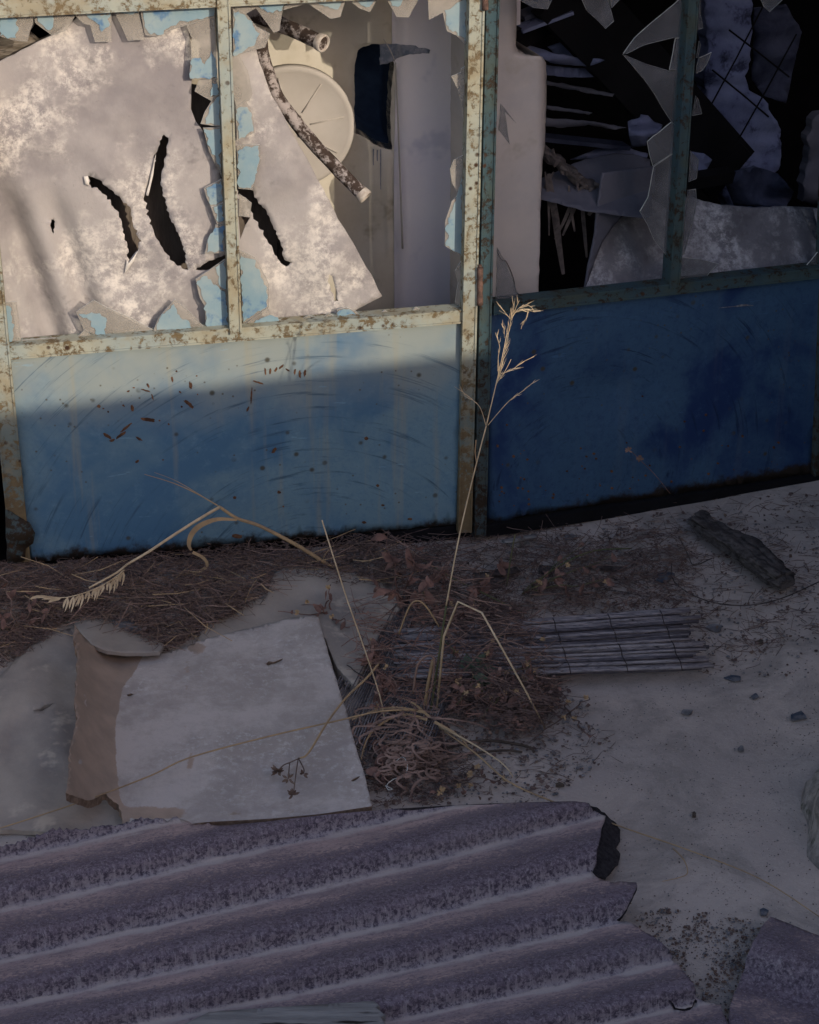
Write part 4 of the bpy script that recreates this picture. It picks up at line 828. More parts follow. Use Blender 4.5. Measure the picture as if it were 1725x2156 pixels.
so_ = rough(Z6([(1195, 165), (1215, 135), (1260, 117), (1330, 113), (1420, 120), (1560, 145), (1680, 178), (1702, 215), (1735, 240), (1760, 300), (1700, 360), (1660, 430), (1560, 640), (1480, 560), (1420, 420), (1100, 440), (860, 470), (880, 400), (930, 340), (1040, 280), (1170, 240)]), 1.5, 9, 2)
mb = MB(); sheet(mb, so_, lambda u, v: G(u, v, .028+.012*noise.noise(Vector((u*.01, v*.012, 16)))+.012*math.exp(-((u-650)/90.)**2-((v-1215)/30.)**2)), Vector((0, 0, -.02)), spacing=11)
tag(mb.build('stone_slab', M['under'], origin=G(700, 1260)), 'dusty beige slab lying behind the pad under red stems', 'slab')
mb = MB(); sheet(mb, rough(Z6([(490, 350), (560, 340), (610, 365), (628, 390), (580, 385)]), 1, 6, 5), lambda u, v: G(u, v, .04), Vector((0, 0, -.02)))
tag(mb.build('grey_stone', M['stone'], origin=G(270, 1315)), 'small grey stone behind the curled flap of the pad', 'stone')
# ------------------------------------------------------------------ REED MATS, LOG, ROCK
def reedmat(quad, n, h, mat, label, ties, seed, rmul=1.0, jit=16):
    a, b, c, d = quad          # a->b and d->c are the reed direction; a->d stacks them
    rd = random.Random(seed); root = empty('reed_mat', G(*a, .0), label, 'reed mat')
    for i in range(n):
        t = (i+.5)/n; p = (a[0]+(d[0]-a[0])*t, a[1]+(d[1]-a[1])*t); q = (b[0]+(c[0]-b[0])*t, b[1]+(c[1]-b[1])*t)
        k1 = rd.uniform(-jit, jit)/400; k2 = rd.uniform(-jit, jit)/400; P = []
        for s_ in range(8):
            x = k1+(1-k1+k2)*s_/7; u = p[0]+(q[0]-p[0])*x; v = p[1]+(q[1]-p[1])*x+1.2*noise.noise(Vector((u*.02, i*.7, seed)))
            P.append(G(u, v, h+.006*noise.noise(Vector((u*.006, i*.31, seed)))+rd.uniform(-.0005, .0005)+.0045*math.sin(i*2.4)+.014*math.sin(math.pi*(i+.5)/n)-.008))
        wdt = (G(*a)-G(*d)).length/n*.5*rmul*rd.uniform(.55, 1.05); mb = MB(); mb.tube(P, [wdt*(1+.12*math.sin(j*2.1+i)) for j in range(8)], 7); mb.build('reed', M[mat] if rd.random() < .62 else M['reedalt'], root)
    for t in ties:
        p = (a[0]+(b[0]-a[0])*t, a[1]+(b[1]-a[1])*t); q = (d[0]+(c[0]-d[0])*(t+.03), d[1]+(c[1]-d[1])*(t+.03)); mb = MB()
        P = [G(p[0]+(q[0]-p[0])*s_/14+1.5*math.sin(s_*1.7), p[1]+(q[1]-p[1])*s_/14, h+.012+.002*math.sin(s_*2.6)) for s_ in range(15)]
        mb.tube(P, .0011, 5); mb.build('binding_wire', M['wire'], root)
    return root
reedmat(Z7([(372, 445), (1590, 352), (1655, 612), (385, 655)]), 29, .036, 'reed', 'flat grey reed mat bound with wire lying level on the sand', (.53, .72, .90), 3, 1.3)
reedmat(Z7([(345, 285), (30, 780), (250, 960), (480, 285)]), 22, .022, 'reedbr', 'narrow dark reed mat slanting down beside the pad', (.3, .62), 5, 1.0, 18)
reedmat(Z7([(400, 640), (170, 900), (520, 960), (610, 690)]), 26, .020, 'reedbr', 'dark reed mat half buried under the curly dead grass', (.5,), 7, .95, 30)
lg = [((1188, 1005), .5), ((1240, 1030), 1.0), ((1320, 1080), 1.3), ((1400, 1130), 1.4), ((1480, 1195), 1.4), ((1545, 1240), 1.3), ((1590, 1275), .7)]
mb = MB(); P = [G(*Z5([(p[0], p[1]+12)])[0], .03) for p, r in lg]; CP = crom(P, 8); RR = [interp(list(range(len(lg))), [max(.15, r) for _, r in lg], i/8) for i in range(len(CP))]
mb.tube(CP, [.026*r for r in RR], 40, flat=.6)
for i_, p_ in enumerate(CP):
    for k_ in range(40):
        a_ = 2*math.pi*k_/40; q_ = mb.v[i_*40+k_]; g_ = .42*noise.noise(Vector((math.cos(a_)*2.6, math.sin(a_)*2.6, i_*.05)))+.22*noise.noise(Vector((math.cos(a_)*7, math.sin(a_)*7, i_*.12)))+.12*noise.noise(Vector((a_*2, i_*.9, 3)))
        mb.v[i_*40+k_] = p_+(q_-p_)*(1+g_)
for q_, w_, sd_ in ((Vector((.012, .02, .012)), .016, 3), (Vector((-.01, -.012, .016)), .012, 8)):
    o_ = len(mb.v); C2 = [p+q_*(1+.3*math.sin(i*.2+sd_)) for i, p in enumerate(CP[3+sd_//3:-2-sd_//4])]; mb.tube(C2, [w_*(1+.35*noise.noise(Vector((i*.25, sd_, 1)))) for i in range(len(C2))], 18, flat=.6, rough=.5, seed=sd_)
for i in range(5):
    sh = Vector((rl.uniform(-.01, .01), rl.uniform(-.025, .02), rl.uniform(.006, .024))); mb.tube([p+sh for p in CP[8+i*3:38-i*2]], .006, 7, rough=.8, seed=i)
tag(mb.build('burnt_log', M['log'], origin=P[3]), 'split dark weathered log lying on the sand at the upper right', 'log')
mb = MB(); K = 28; rc = G(1836, 1765, 0)
bmv = []
for j in range(15):
    for k in range(K):
        a = 2*math.pi*k/K; e = (j/14)*math.pi*.55; d = Vector((math.cos(a)*math.cos(e), math.sin(a)*math.cos(e), math.sin(e))); r = 1+.16*noise.noise(d*2.1+Vector((3, 1, 2)))+.05*noise.noise(d*9)+.02*noise.noise(d*25)
        bmv.append(rc+Vector((d.x*.125*r, d.y*.22*r, d.z*.17*r-.02)))
mb.add(bmv, [(j*K+k, j*K+(k+1) % K, (j+1)*K+(k+1) % K, (j+1)*K+k) for j in range(14) for k in range(K)], sm=True)
tag(mb.build('rock', M['rock'], origin=rc), 'pale pitted rock at the right edge of the yard', 'rock')
# ------------------------------------------------------------------ LITTER (uncountable)
def in_any(p, polys): return any(inside(p, q) for q in polys)
def litter(name, mat, region, count, seed, lmin, lmax, wid, lift, label=None, leaf=0.0, mats=None, soft=16):
    rd = random.Random(seed); mb = MB(); xs_ = [p[0] for p in region]; ys_ = [p[1] for p in region]; k = 0; tries = 0
    while k < count and tries < count*12:
        tries += 1; u = rd.uniform(min(xs_)-20, max(xs_)+20); v = rd.uniform(min(ys_)-20, max(ys_)+20)
        if not inside((u+rd.gauss(0, soft), v+rd.gauss(0, soft*.7)), region): continue
        if noise.noise(Vector((u*.018, v*.03, seed))) < rd.uniform(-.75, .25): continue
        k += 1; p = GG(u, v, rd.random()**1.6*lift)
        if rd.random() < leaf:
            a = rd.uniform(0, 6.28); s_ = rd.uniform(.002, .0065); x = Vector((math.cos(a), math.sin(a), rd.uniform(-.5, .5)))*s_; y = Vector((-math.sin(a), math.cos(a), rd.uniform(-.6, .8)))*s_*.7
            c = Vector((0, 0, s_*rd.uniform(-.5, .6))); mb.add([p-x, p-y*.9+c, p+x, p+y], [(0, 1, 2), (0, 2, 3)], rd.choice((0, 0, 1)))
        else:
            a = rd.uniform(0, 6.28); L = rd.uniform(lmin, lmax); d = Vector((math.cos(a), math.sin(a)*.8, rd.uniform(-.25, .35))); bd = Vector((-d.y, d.x, rd.uniform(-.2, .4)))*rd.uniform(-.35, .35)
            mb.ribbon([p-d*L/2, p+bd*L*.3, p+d*L/2], [wid, wid*rd.uniform(.8, 1.6), wid*.5], mi=rd.choice((0, 0, 1)))
    return tag(mb.build(name, mats or [M['litter'], M['litter2']]), label, None, None, 'stuff')
bank = [(-20, 1180), (60, 1188), (300, 1165), (520, 1142), (760, 1122), (830, 1130), (860, 1230), (700, 1225), (580, 1195), (560, 1250), (420, 1330), (350, 1370), (250, 1310), (150, 1300), (60, 1370), (-20, 1410)]
litter('leaf_litter', None, bank, 15000, 1, .006, .04, .0010, .045, leaf=.3, soft=5)
litter('straw_litter', None, [(-20, 1190), (300, 1180), (800, 1140), (640, 1200), (420, 1330), (340, 1370), (160, 1290), (-20, 1390)], 900, 2, .03, .12, .0012, .055, mats=[M['litter2'], M['curl']], soft=6)
litter('straw_litter', None, bank, 170, 12, .04, .13, .0016, .06, mats=[M['strawdim'], M['curl']], soft=5)
litter('leaf_litter', None, [(820, 1130), (1050, 1135), (1200, 1120), (1430, 1110), (1480, 1180), (1440, 1300), (1250, 1285), (1100, 1300), (900, 1260), (830, 1230)], 3000, 3, .006, .06, .0011, .03, leaf=.4)
litter('leaf_litter', None, [(930, 1270), (1080, 1270), (1150, 1380), (1180, 1480), (1120, 1540), (960, 1500), (930, 1400)], 5600, 4, .006, .04, .0011, .05, leaf=.4)
litter('leaf_litter', None, [(770, 1480), (930, 1520), (1000, 1640), (900, 1690), (790, 1690), (760, 1600)], 2400, 5, .006, .03, .0011, .02, leaf=.3)
litter('twig_litter', None, [(900, 1500), (1250, 1480), (1300, 1600), (1130, 1690), (900, 1690)], 600, 6, .006, .04, .0010, .008, leaf=.4)
litter('twig_litter', None, [(1080, 1110), (1725, 1040), (1725, 1330), (1480, 1420), (1450, 1290), (1150, 1280)], 1500, 7, .008, .06, .0011, .01, leaf=.3)
litter('dead_tangle', None, [(815, 1140), (960, 1150), (1010, 1240), (1130, 1290), (1160, 1420), (1140, 1500), (1000, 1480), (930, 1330), (840, 1280)], 620, 21, .04, .15, .0016, .10, leaf=.12, mats=[M['litter'], M['curl']], soft=14)
litter('dead_tangle', None, [(770, 1260), (900, 1250), (950, 1330), (930, 1500), (800, 1480), (750, 1380)], 520, 31, .03, .12, .0014, .10, leaf=.2, mats=[M['leaf'], M['curl']], soft=14)
litter('dead_tangle', None, [(930, 1280), (1090, 1290), (1150, 1380), (1170, 1470), (1100, 1540), (950, 1500), (910, 1380)], 2600, 22, .008, .04, .0012, .085, leaf=.35, mats=[M['litter'], M['leaf']], soft=12)
litter('dead_tangle', None, [(830, 1130), (1200, 1120), (1420, 1120), (1380, 1260), (1150, 1270), (880, 1240)], 300, 23, .04, .16, .0014, .06, leaf=.15, mats=[M['litter'], M['bark']], soft=14)
# gravel: grit and chips
def gravel(region, count, seed, smin, smax, mats, name='gravel', dens=.02):
    rd = random.Random(seed); mb = MB(); xs_ = [p[0] for p in region]; ys_ = [p[1] for p in region]; k = 0
    ico = [Vector(v) for v in ((0, 0, 1), (.89, 0, .45), (.28, .85, .45), (-.72, .53, .45), (-.72, -.53, .45), (.28, -.85, .45), (.72, .53, -.45), (-.28, .85, -.45), (-.89, 0, -.45), (-.28, -.85, -.45), (.72, -.53, -.45), (0, 0, -1))]
    fc = [(0, 1, 2), (0, 2, 3), (0, 3, 4), (0, 4, 5), (0, 5, 1), (1, 6, 2), (2, 7, 3), (3, 8, 4), (4, 9, 5), (5, 10, 1), (6, 7, 2), (7, 8, 3), (8, 9, 4), (9, 10, 5), (10, 6, 1), (11, 7, 6), (11, 8, 7), (11, 9, 8), (11, 10, 9), (11, 6, 10)]
    while k < count:
        u = rd.uniform(min(xs_), max(xs_)); v = rd.uniform(min(ys_), max(ys_))
        if not inside((u, v), region) or noise.noise(Vector((u*dens, v*dens, seed))) < rd.uniform(-.6, .35): k += .02; continue
        k += 1; s_ = smin+(smax-smin)*rd.random()**3; p = GG(u, v, s_*.2); a = rd.uniform(0, 6); ca, sa = math.cos(a), math.sin(a); fx = rd.uniform(.6, 1.4); fz = rd.uniform(.35, .8)
        vs = []
        for q in ico:
            q = q*(rd.uniform(.75, 1.2))*s_; vs.append(p+Vector((q.x*fx*ca-q.y*sa, q.x*fx*sa+q.y*ca, q.z*fz)))
        mb.add(vs, fc, rd.choice(range(len(mats))))
    return tag(mb.build(name, mats), kind='stuff')
gravel([(900, 1480), (1230, 1470), (1290, 1580), (1150, 1700), (880, 1700)], 1100, 1, .0008, .0042, [M['stone'], M['litter'], M['stone']])
gravel([(1050, 1130), (1725, 1050), (1725, 1420), (1480, 1430), (1480, 1290), (1100, 1290)], 1500, 2, .0008, .004, [M['stone'], M['litter'], M['stone']])
gravel([(1150, 1430), (1725, 1400), (1725, 1930), (1450, 2156), (1300, 1950), (1250, 1650)], 3200, 3, .0004, .0018, [M['stone'], M['litter'], M['stone']])
gravel([(1330, 1930), (1400, 1910), (1610, 1940), (1560, 2156), (1500, 2156), (1400, 2020)], 1500, 4, .0008, .0035, [M['stone'], M['litter'], M['litter2']])
# countable small bits on the sand
def chip(u, v, w_, d_, mat, name, label, cat, grp=None, hh=.006, seed=0):
    w_ *= .72; d_ *= .72; hh *= .7
    pts = [(u+math.cos(a)*w_/2*(1+.45*noise.noise(Vector((math.cos(a)*1.5, math.sin(a)*1.5, seed)))), v+math.sin(a)*d_/2*(1+.45*noise.noise(Vector((math.cos(a)*1.5, math.sin(a)*1.5, seed+3))))) for a in [2*math.pi*k/7+.5*math.sin(k*2.3+seed) for k in range(7)]]
    mb = MB(); g0 = GG(u, v).z; sheet(mb, pts, lambda a, b: G(a, b, g0+hh+hh*.5*noise.noise(Vector((a*.2, b*.2, seed)))), Vector((0, 0, -hh)), spacing=5, smooth=False)
    return tag(mb.build(name, M[mat], origin=GG(u, v)), label, cat, grp)
chip(1545, 1427, 52, 20, 'bluechip', 'glass_fragment', 'large blue fragment on the sand below the reed mat end', 'fragment', 'blue fragments on the sand', .003, 1)
chip(1590, 1465, 22, 16, 'bluechip', 'glass_fragment', 'small blue fragment just below the large blue one', 'fragment', 'blue fragments on the sand', .004, 2)
chip(1682, 1507, 50, 30, 'bluechip', 'glass_fragment', 'dark green blue fragment near the right edge above the rock', 'fragment', 'blue fragments on the sand', .005, 3)
chip(1608, 1920, 28, 22, 'bluechip', 'glass_fragment', 'round blue fragment beside the smaller corrugated piece', 'fragment', 'blue fragments on the sand', .005, 4)
chip(1400, 1213, 70, 30, 'bluechip', 'glass_fragment', 'flat blue fragment among twigs above the reed mat', 'fragment', 'blue fragments on the sand', .006, 5)
chip(1448, 1498, 38, 18, 'stone', 'cement_chip', 'pale cement chip on the open sand', 'chip', 'chips on the sand', .005, 6)
chip(1240, 1735, 40, 14, 'glassR', 'glass_sliver', 'faint glass sliver on the sand above the corrugated sheet', 'glass')
chip(1560, 1575, 22, 18, 'stone', 'cement_chip', 'grey crumb cluster in the middle of the open sand', 'chip', 'chips on the sand', .006, 8)
chip(1178, 1650, 24, 10, 'wood_dk', 'wood_chip', 'dark wood chip on the sand above the corrugated sheet corner', 'wood chip', 'dark wood chips', .008, 9)
chip(1462, 1713, 14, 14, 'wood_dk', 'wood_chip', 'small dark curled chip alone on the open sand', 'wood chip', 'dark wood chips', .008, 10)
chip(750, 1392, 70, 44, 'torn', 'flat_stone', 'pinkish flat stone beside the upper right corner of the pad', 'stone', None, .03, 11)
chip(995, 1462, 34, 26, 'rock', 'pale_pebble', 'pale round pebble among the weeds below the reed mat', 'pebble', None, .02, 12)
chip(1092, 1140, 74, 20, 'rock', 'cement_chip', 'pale flat chunk at the foot of the deep blue leaf near the hinge', 'chip', None, .012, 21)
chip(1200, 1128, 40, 14, 'stone', 'cement_chip', 'grey chunk below the middle of the deep blue leaf', 'chip', None, .010, 22)
chip(1036, 1222, 90, 30, 'bark', 'rotten_board', 'dark rotten board piece in the litter above the reed mat', 'board', None, .014, 23)
chip(1150, 1196, 60, 18, 'bark', 'bark_piece', 'dark bark piece in the litter right of the rotten board', 'bark', None, .012, 24)
chip(1290, 1195, 70, 14, 'bark', 'bark_piece', 'long dark bark strip left of the split log', 'bark', None, .010, 25)
chip(1505, 1320, 46, 22, 'stone', 'cement_chip', 'grey chunk just off the right end of the reed mat', 'chip', None, .008, 26)
chip(1600, 1350, 30, 12, 'wood_dk', 'wood_chip', 'dark wood chip on the sand right of the reed mat', 'wood chip', None, .006, 27)
# ------------------------------------------------------------------ STEMS AND WEEDS
def S_at(pts, ys_): return [YP(p[0], p[1], y) for p, y in zip(pts, ys_)]
# tall sunlit stalk
b0 = GG(905, 1512); yb = b0.y
yt = yb+.13
pts = [(905, 1512), (922, 1400), (940, 1275), (965, 1140), (995, 1010), (1024, 897), (1040, 830), (1056, 760), (1068, 700), (1074, 660)]
ysn = [yb+(yt-yb)*i/(len(pts)-1) for i in range(len(pts))]
stalk = empty('grass_stalk', b0, 'tall pale grass stalk rising in front of the hinge stile, tip in sun', 'grass stalk')
mb = MB(); stem(mb, S_at(pts[:3], ysn[:3]), [.0028, .0021], 7); mb.build('lower_stem', M['stemgreen'], stalk)
mb = MB(); stem(mb, S_at(pts[2:6], ysn[2:6]), [.0016, .0012], 7); stem(mb, S_at(pts[5:], ysn[5:]), [.0012, .0004], 6); mb.build('stem', M['straw'], stalk)
def spike(P, n, seed, ln=.02, parent=stalk, mat='straw', spread=.42):
    rd = random.Random(seed); mb = MB(); P = crom(P, 6); mb.tube(P, .0006, 5)
    for i in range(int(n*.7)):
        q = P[rd.randrange(len(P))]; t = (P[-1]-P[0]).normalized(); d = (t+Vector((rd.uniform(-1, 1), rd.uniform(-.6, .6), rd.uniform(-.6, .6)))*spread).normalized(); L = ln*rd.uniform(.5, 1.3)
        mb.ribbon([q, q+d*L*.4+Vector((rd.uniform(-1, 1), 0, rd.uniform(-1, 1)))*.001, q+d*L*1.3], [.0004, .0010, .0002])
    mb.build('seed_spike', M[mat], parent)
yy = ysn[-1]
def Zs(l): return Z5(l)
for k, (pp_, n, ln) in enumerate([
    ([(370, 440), (385, 380), (400, 310), (415, 240), (428, 170), (440, 120)], 46, .020), ([(372, 390), (374, 330), (380, 290), (368, 245)], 12, .014), ([(400, 250), (398, 215), (388, 192)], 8, .010),
    ([(385, 400), (430, 385), (470, 355), (525, 328)], 14, .014), ([(375, 430), (405, 385), (428, 340)], 12, .012), ([(425, 170), (400, 140), (380, 112)], 9, .012), ([(430, 175), (445, 130), (462, 92)], 9, .012),
    ([(435, 160), (460, 125), (490, 112), (515, 122), (522, 140)], 22, .012), ([(460, 130), (490, 128), (518, 138)], 16, .011), ([(500, 130), (492, 165), (478, 185), (470, 212)], 8, .008)]):
    spike(S_at(Zs(pp_), [yy-.01+.004*k]*len(pp_)), n, 10+k, ln)
for k, pp_ in enumerate([[(322, 620), (305, 560), (288, 530), (262, 508), (226, 478)], [(330, 618), (370, 570), (420, 515), (470, 478), (518, 440)]]):
    y5 = ysn[5]; mb = MB(); P = S_at(Zs(pp_), [y5]*len(pp_)); stem(mb, P[:4], .0007, 5); mb.build('side_stem', M['straw'], stalk); spike(P[2:], 12, 31+k, .014)
mb = MB(); mb.ribbon(crom(S_at(Zs([(282, 770), (276, 730), (280, 690), (279, 678)]), [ysn[4]-.004]*4), 3), [.0025]*9+[.0005]); mb.build('sheath', M['strawdim'], stalk)
def simple_stem(ptz, ys_, rad, mat, name, label, cat, grp=None, kink=False):
    mb = MB(); stem(mb, S_at(ptz, ys_), rad, 6, sub_=1 if kink else 4); o = mb.build(name, M[mat], origin=YP(*ptz[0], ys_[0])); return tag(o, label, cat, grp)
# bent reed with oat head, left
y0 = GG(730, 1202).y; yk = y0-.03
reed = empty('bent_reed', GG(730, 1202), 'bent ochre reed with a drooping oat head over the litter', 'reed')
A = Z4([(1420, 1055), (1330, 1025), (1250, 975), (1185, 937), (1050, 868), (960, 838), (890, 792)]); mb = MB(); stem(mb, S_at(A, [y0, y0-.01, y0-.02, yk, yk-.01, yk-.015, yk-.02]), [.0052, .0034], 8); mb.build('stem', M['strawdim'], reed)
Bp = Z4([(890, 792), (800, 845), (690, 915), (600, 975), (520, 1022), (470, 1060), (360, 1120)]); mb = MB(); yq = yk-.02
ye = head_y = GG(*Bp[-1], .085).y; stem(mb, S_at(Bp, [yq+(ye-yq)*(i/6)**.8 for i in range(7)]), [.0036, .0022], 8); mb.build('bent_stem', M['straw'], reed)
mb = MB(); stem(mb, S_at(Z4([(890, 792), (800, 740), (700, 695), (585, 660)]), [yq]*4), [.0016, .0007], 5); stem(mb, S_at(Z4([(840, 762), (720, 690), (625, 652)]), [yq]*3), [.0010, .0004], 5); mb.build('dry_tip', M['strawdim'], reed)
mb = MB(); P = crom(S_at(Z4([(960, 845), (880, 842), (810, 868), (775, 905), (765, 945), (775, 968)]), [yk-.02]*6), 4); mb.ribbon(P, [.004+.008*math.sin(math.pi*i/(len(P)-1)) for i in range(len(P))], side=Vector((0, -1, .3))); mb.build('blade', M['strawdim'], reed)
mb = MB(); P = crom(S_at(Z4([(780, 975), (825, 1000), (838, 1030), (800, 1055), (720, 1070)]), [yk-.03]*5), 4); mb.ribbon(P, [.007]*len(P), side=Vector((0, -1, .3))); mb.build('blade', M['strawdim'], reed)
head = crom([GG(*p, .085) for p in Z6([(545, 128), (500, 165), (430, 205), (350, 235), (270, 250), (180, 238)])], 6)
mb = MB(); mb.tube(head, [.0020-.0014*i/len(head) for i in range(len(head))], 6); hd = sub(mb.build('oat_head', M['straw'], reed))
for i in range(17):
    q = head[min(len(head)-1, int((i+1)*len(head)/18))]; mb = MB(); d = Vector((rl.uniform(-.45, -.05) if i < 13 else -.9, -.25, rl.uniform(-.95, -.6) if i < 13 else rl.uniform(-.3, .35))).normalized(); L = rl.uniform(.022, .034)
    for s_ in (-1, 1):
        sd = Vector((s_*.0032, 0, 0)); mb.ribbon([q, q+d*L*.35+sd, q+d*L*.7+sd*1.1, q+d*(L+.004*s_)+sd*.8], [.001, .0052, .0038, .0005], side=Vector((0, -1, .2)))
    mb.build('spikelet', M['straw'], hd if False else reed)
# thin straw stems
simple_stem([(678, 1095), (700, 1165), (732, 1265), (762, 1350), (800, 1465), (812, 1530)], [GG(812, 1530).y+.09-.02*i for i in range(6)], .0014, 'straw', 'dry_straw', 'thin pale straw leaning left across the slab', 'straw')
simple_stem([(892, 1512), (900, 1450), (912, 1390)], [yb]*3, .0035, 'strawdim', 'dry_straw', 'short thick ochre stub rising from the curly grass', 'straw')
simple_stem([(918, 1512), (935, 1340), (965, 1267), (1015, 1290), (1060, 1370), (1110, 1460), (1149, 1535)], [yb, yb, yb-.02, yb-.05, yb-.08, yb-.10, GG(1149, 1535).y+.01], [.0026, .0016], 'straw', 'dry_straw', 'kinked pale straw arching over the reed mat', 'straw', None, True)
simple_stem([(840, 1335), (862, 1278), (880, 1265), (900, 1280), (925, 1320)], [GG(860, 1400).y]*5, .0018, 'strawdim', 'dry_straw', 'small arched straw over the slanting reed mat', 'straw')
simple_stem([(870, 1460), (880, 1400), (905, 1380), (915, 1395), (908, 1450), (895, 1505)], [yb-.01]*6, [.0024, .0018], 'curl', 'dry_straw', 'hooked brown straw above the curly grass tuft', 'straw')
def gstem(px, dz, rad, mat, name, label, cat, grp=None):
    mb = MB(); P = [GG(p[0], p[1], z) for p, z in zip(px, dz)]; stem(mb, P, rad, 6); return tag(mb.build(name, M[mat], origin=P[0]), label, cat, grp)
gstem([(925, 1532), (1000, 1585), (1070, 1645), (1160, 1686), (1320, 1745), (1450, 1790), (1600, 1850), (1725, 1930)], [.03, .035, .03, .02, .012, .008, .007, .006], [.0019, .0009], 'strawdim', 'dry_straw', 'very long straw running right over the sand to the frame edge', 'straw')
gstem([(925, 1530), (985, 1560), (1055, 1605), (1080, 1635)], [.035, .045, .04, .02], [.0022, .001], 'straw', 'dry_straw', 'pale straw just above the very long one', 'straw')
gstem([(1418, 1787), (1440, 1810), (1448, 1838), (1430, 1848), (1395, 1856)], [.008, .01, .008, .006, .004], [.0014, .0006], 'strawdim', 'straw_curl', 'small hooked straw curl branching on the open sand', 'straw')
gstem([(880, 1495), (800, 1498), (700, 1520), (560, 1552), (400, 1595), (320, 1632), (200, 1678), (60, 1725), (-20, 1750)], [.06, .075, .065, .06, .06, .06, .075, .05, .04], [.0019, .0011], 'strawdim', 'dry_straw', 'long ochre straw lying across the pad to the left edge', 'straw')
gstem([(800, 1395), (770, 1430), (730, 1468), (690, 1520), (650, 1585), (632, 1596)], [.09, .085, .075, .07, .06, .055], [.0028, .002], 'strawdim', 'dry_stalk', 'thick dry stem reaching over the right side of the pad', 'stem')
fork = empty('seed_cluster', GG(632, 1596, .05), 'forked brown seed heads lying on the pad', 'seed head')
for k, (px, n) in enumerate([([(632, 1596), (612, 1605), (596, 1612), (585, 1625)], 26), ([(628, 1598), (622, 1640), (618, 1674)], 10), ([(610, 1608), (607, 1640)], 12), ([(628, 1596), (640, 1620), (638, 1630)], 6)]):
    mb = MB(); P = [GG(p[0], p[1], .05) for p in px]; stem(mb, P, .0012, 5); e = P[-1]
    for i in range(n):
        d = Vector((rl.uniform(-1, 1), rl.uniform(-1, 1), rl.uniform(-.3, 1))); mb.ribbon([e+d*.003, e+d*.008, e+d*.013], [.003, .005, .001])
    mb.build('seed_head', M['litter2'], fork)
# curly tuft
ct = GG(885, 1540); tuft = empty('grass_tuft', ct, 'tangled tuft of curly dead brown grass beside the pad', 'grass tuft')
rd = random.Random(12)
for i in range(96):
    c0 = GG(rd.uniform(800, 915), rd.uniform(1490, 1630), rd.uniform(.01, .06)); a = rd.uniform(3.3, 5.9); P = [c0]; cur = c0.copy(); tw = rd.uniform(-.38, .38); el = rd.uniform(.1, .5)
    for s_ in range(10):
        st_ = rd.uniform(.008, .018); cur = cur+Vector((math.cos(a)*st_, math.sin(a)*st_*.8, el*st_)); a += tw+rd.uniform(-.55, .55); el -= .14
        g_ = gh(cur.x, cur.y)+.008; cur.z = max(g_, cur.z)
        if (cur-ct).length > .135: a += 1.2
        P.append(cur.copy())
    mb = MB(); P = crom(P, 2); wd_ = rd.uniform(.0018, .0055); mb.ribbon(P, [wd_*(.35+.65*math.sin(math.pi*min(1, (j+2)/(len(P)+1)))) for j in range(len(P))], side=Vector((rd.uniform(-.4, .4), -.6, .8))); mb.build('blade', M['curl'], tuft)
mb = MB(); stem(mb, [GG(*p, .05) for p in Z7([(355, 1000), (385, 980), (405, 1010), (395, 1055), (345, 1075), (318, 1100), (342, 1115), (325, 1118), (314, 1100)])], .0007, 5)
tag(mb.build('white_thread', M['edge'], origin=GG(840, 1600)), 'tiny bright white thread snagged on the curly grass', 'thread')
for k, px in enumerate([[(895, 1500), (835, 1490), (790, 1496), (730, 1520)], [(900, 1515), (840, 1505), (780, 1545), (760, 1600)], [(905, 1510), (870, 1480), (845, 1470)], [(915, 1520), (960, 1545), (985, 1570)]]):
    mb = MB(); P = crom([GG(*p, .05-.006*i) for i, p in enumerate(px)], 4); mb.ribbon(P, [.006*(1-.7*i/len(P)) for i in range(len(P))]); mb.build('blade', M['strawdim'], tuft)
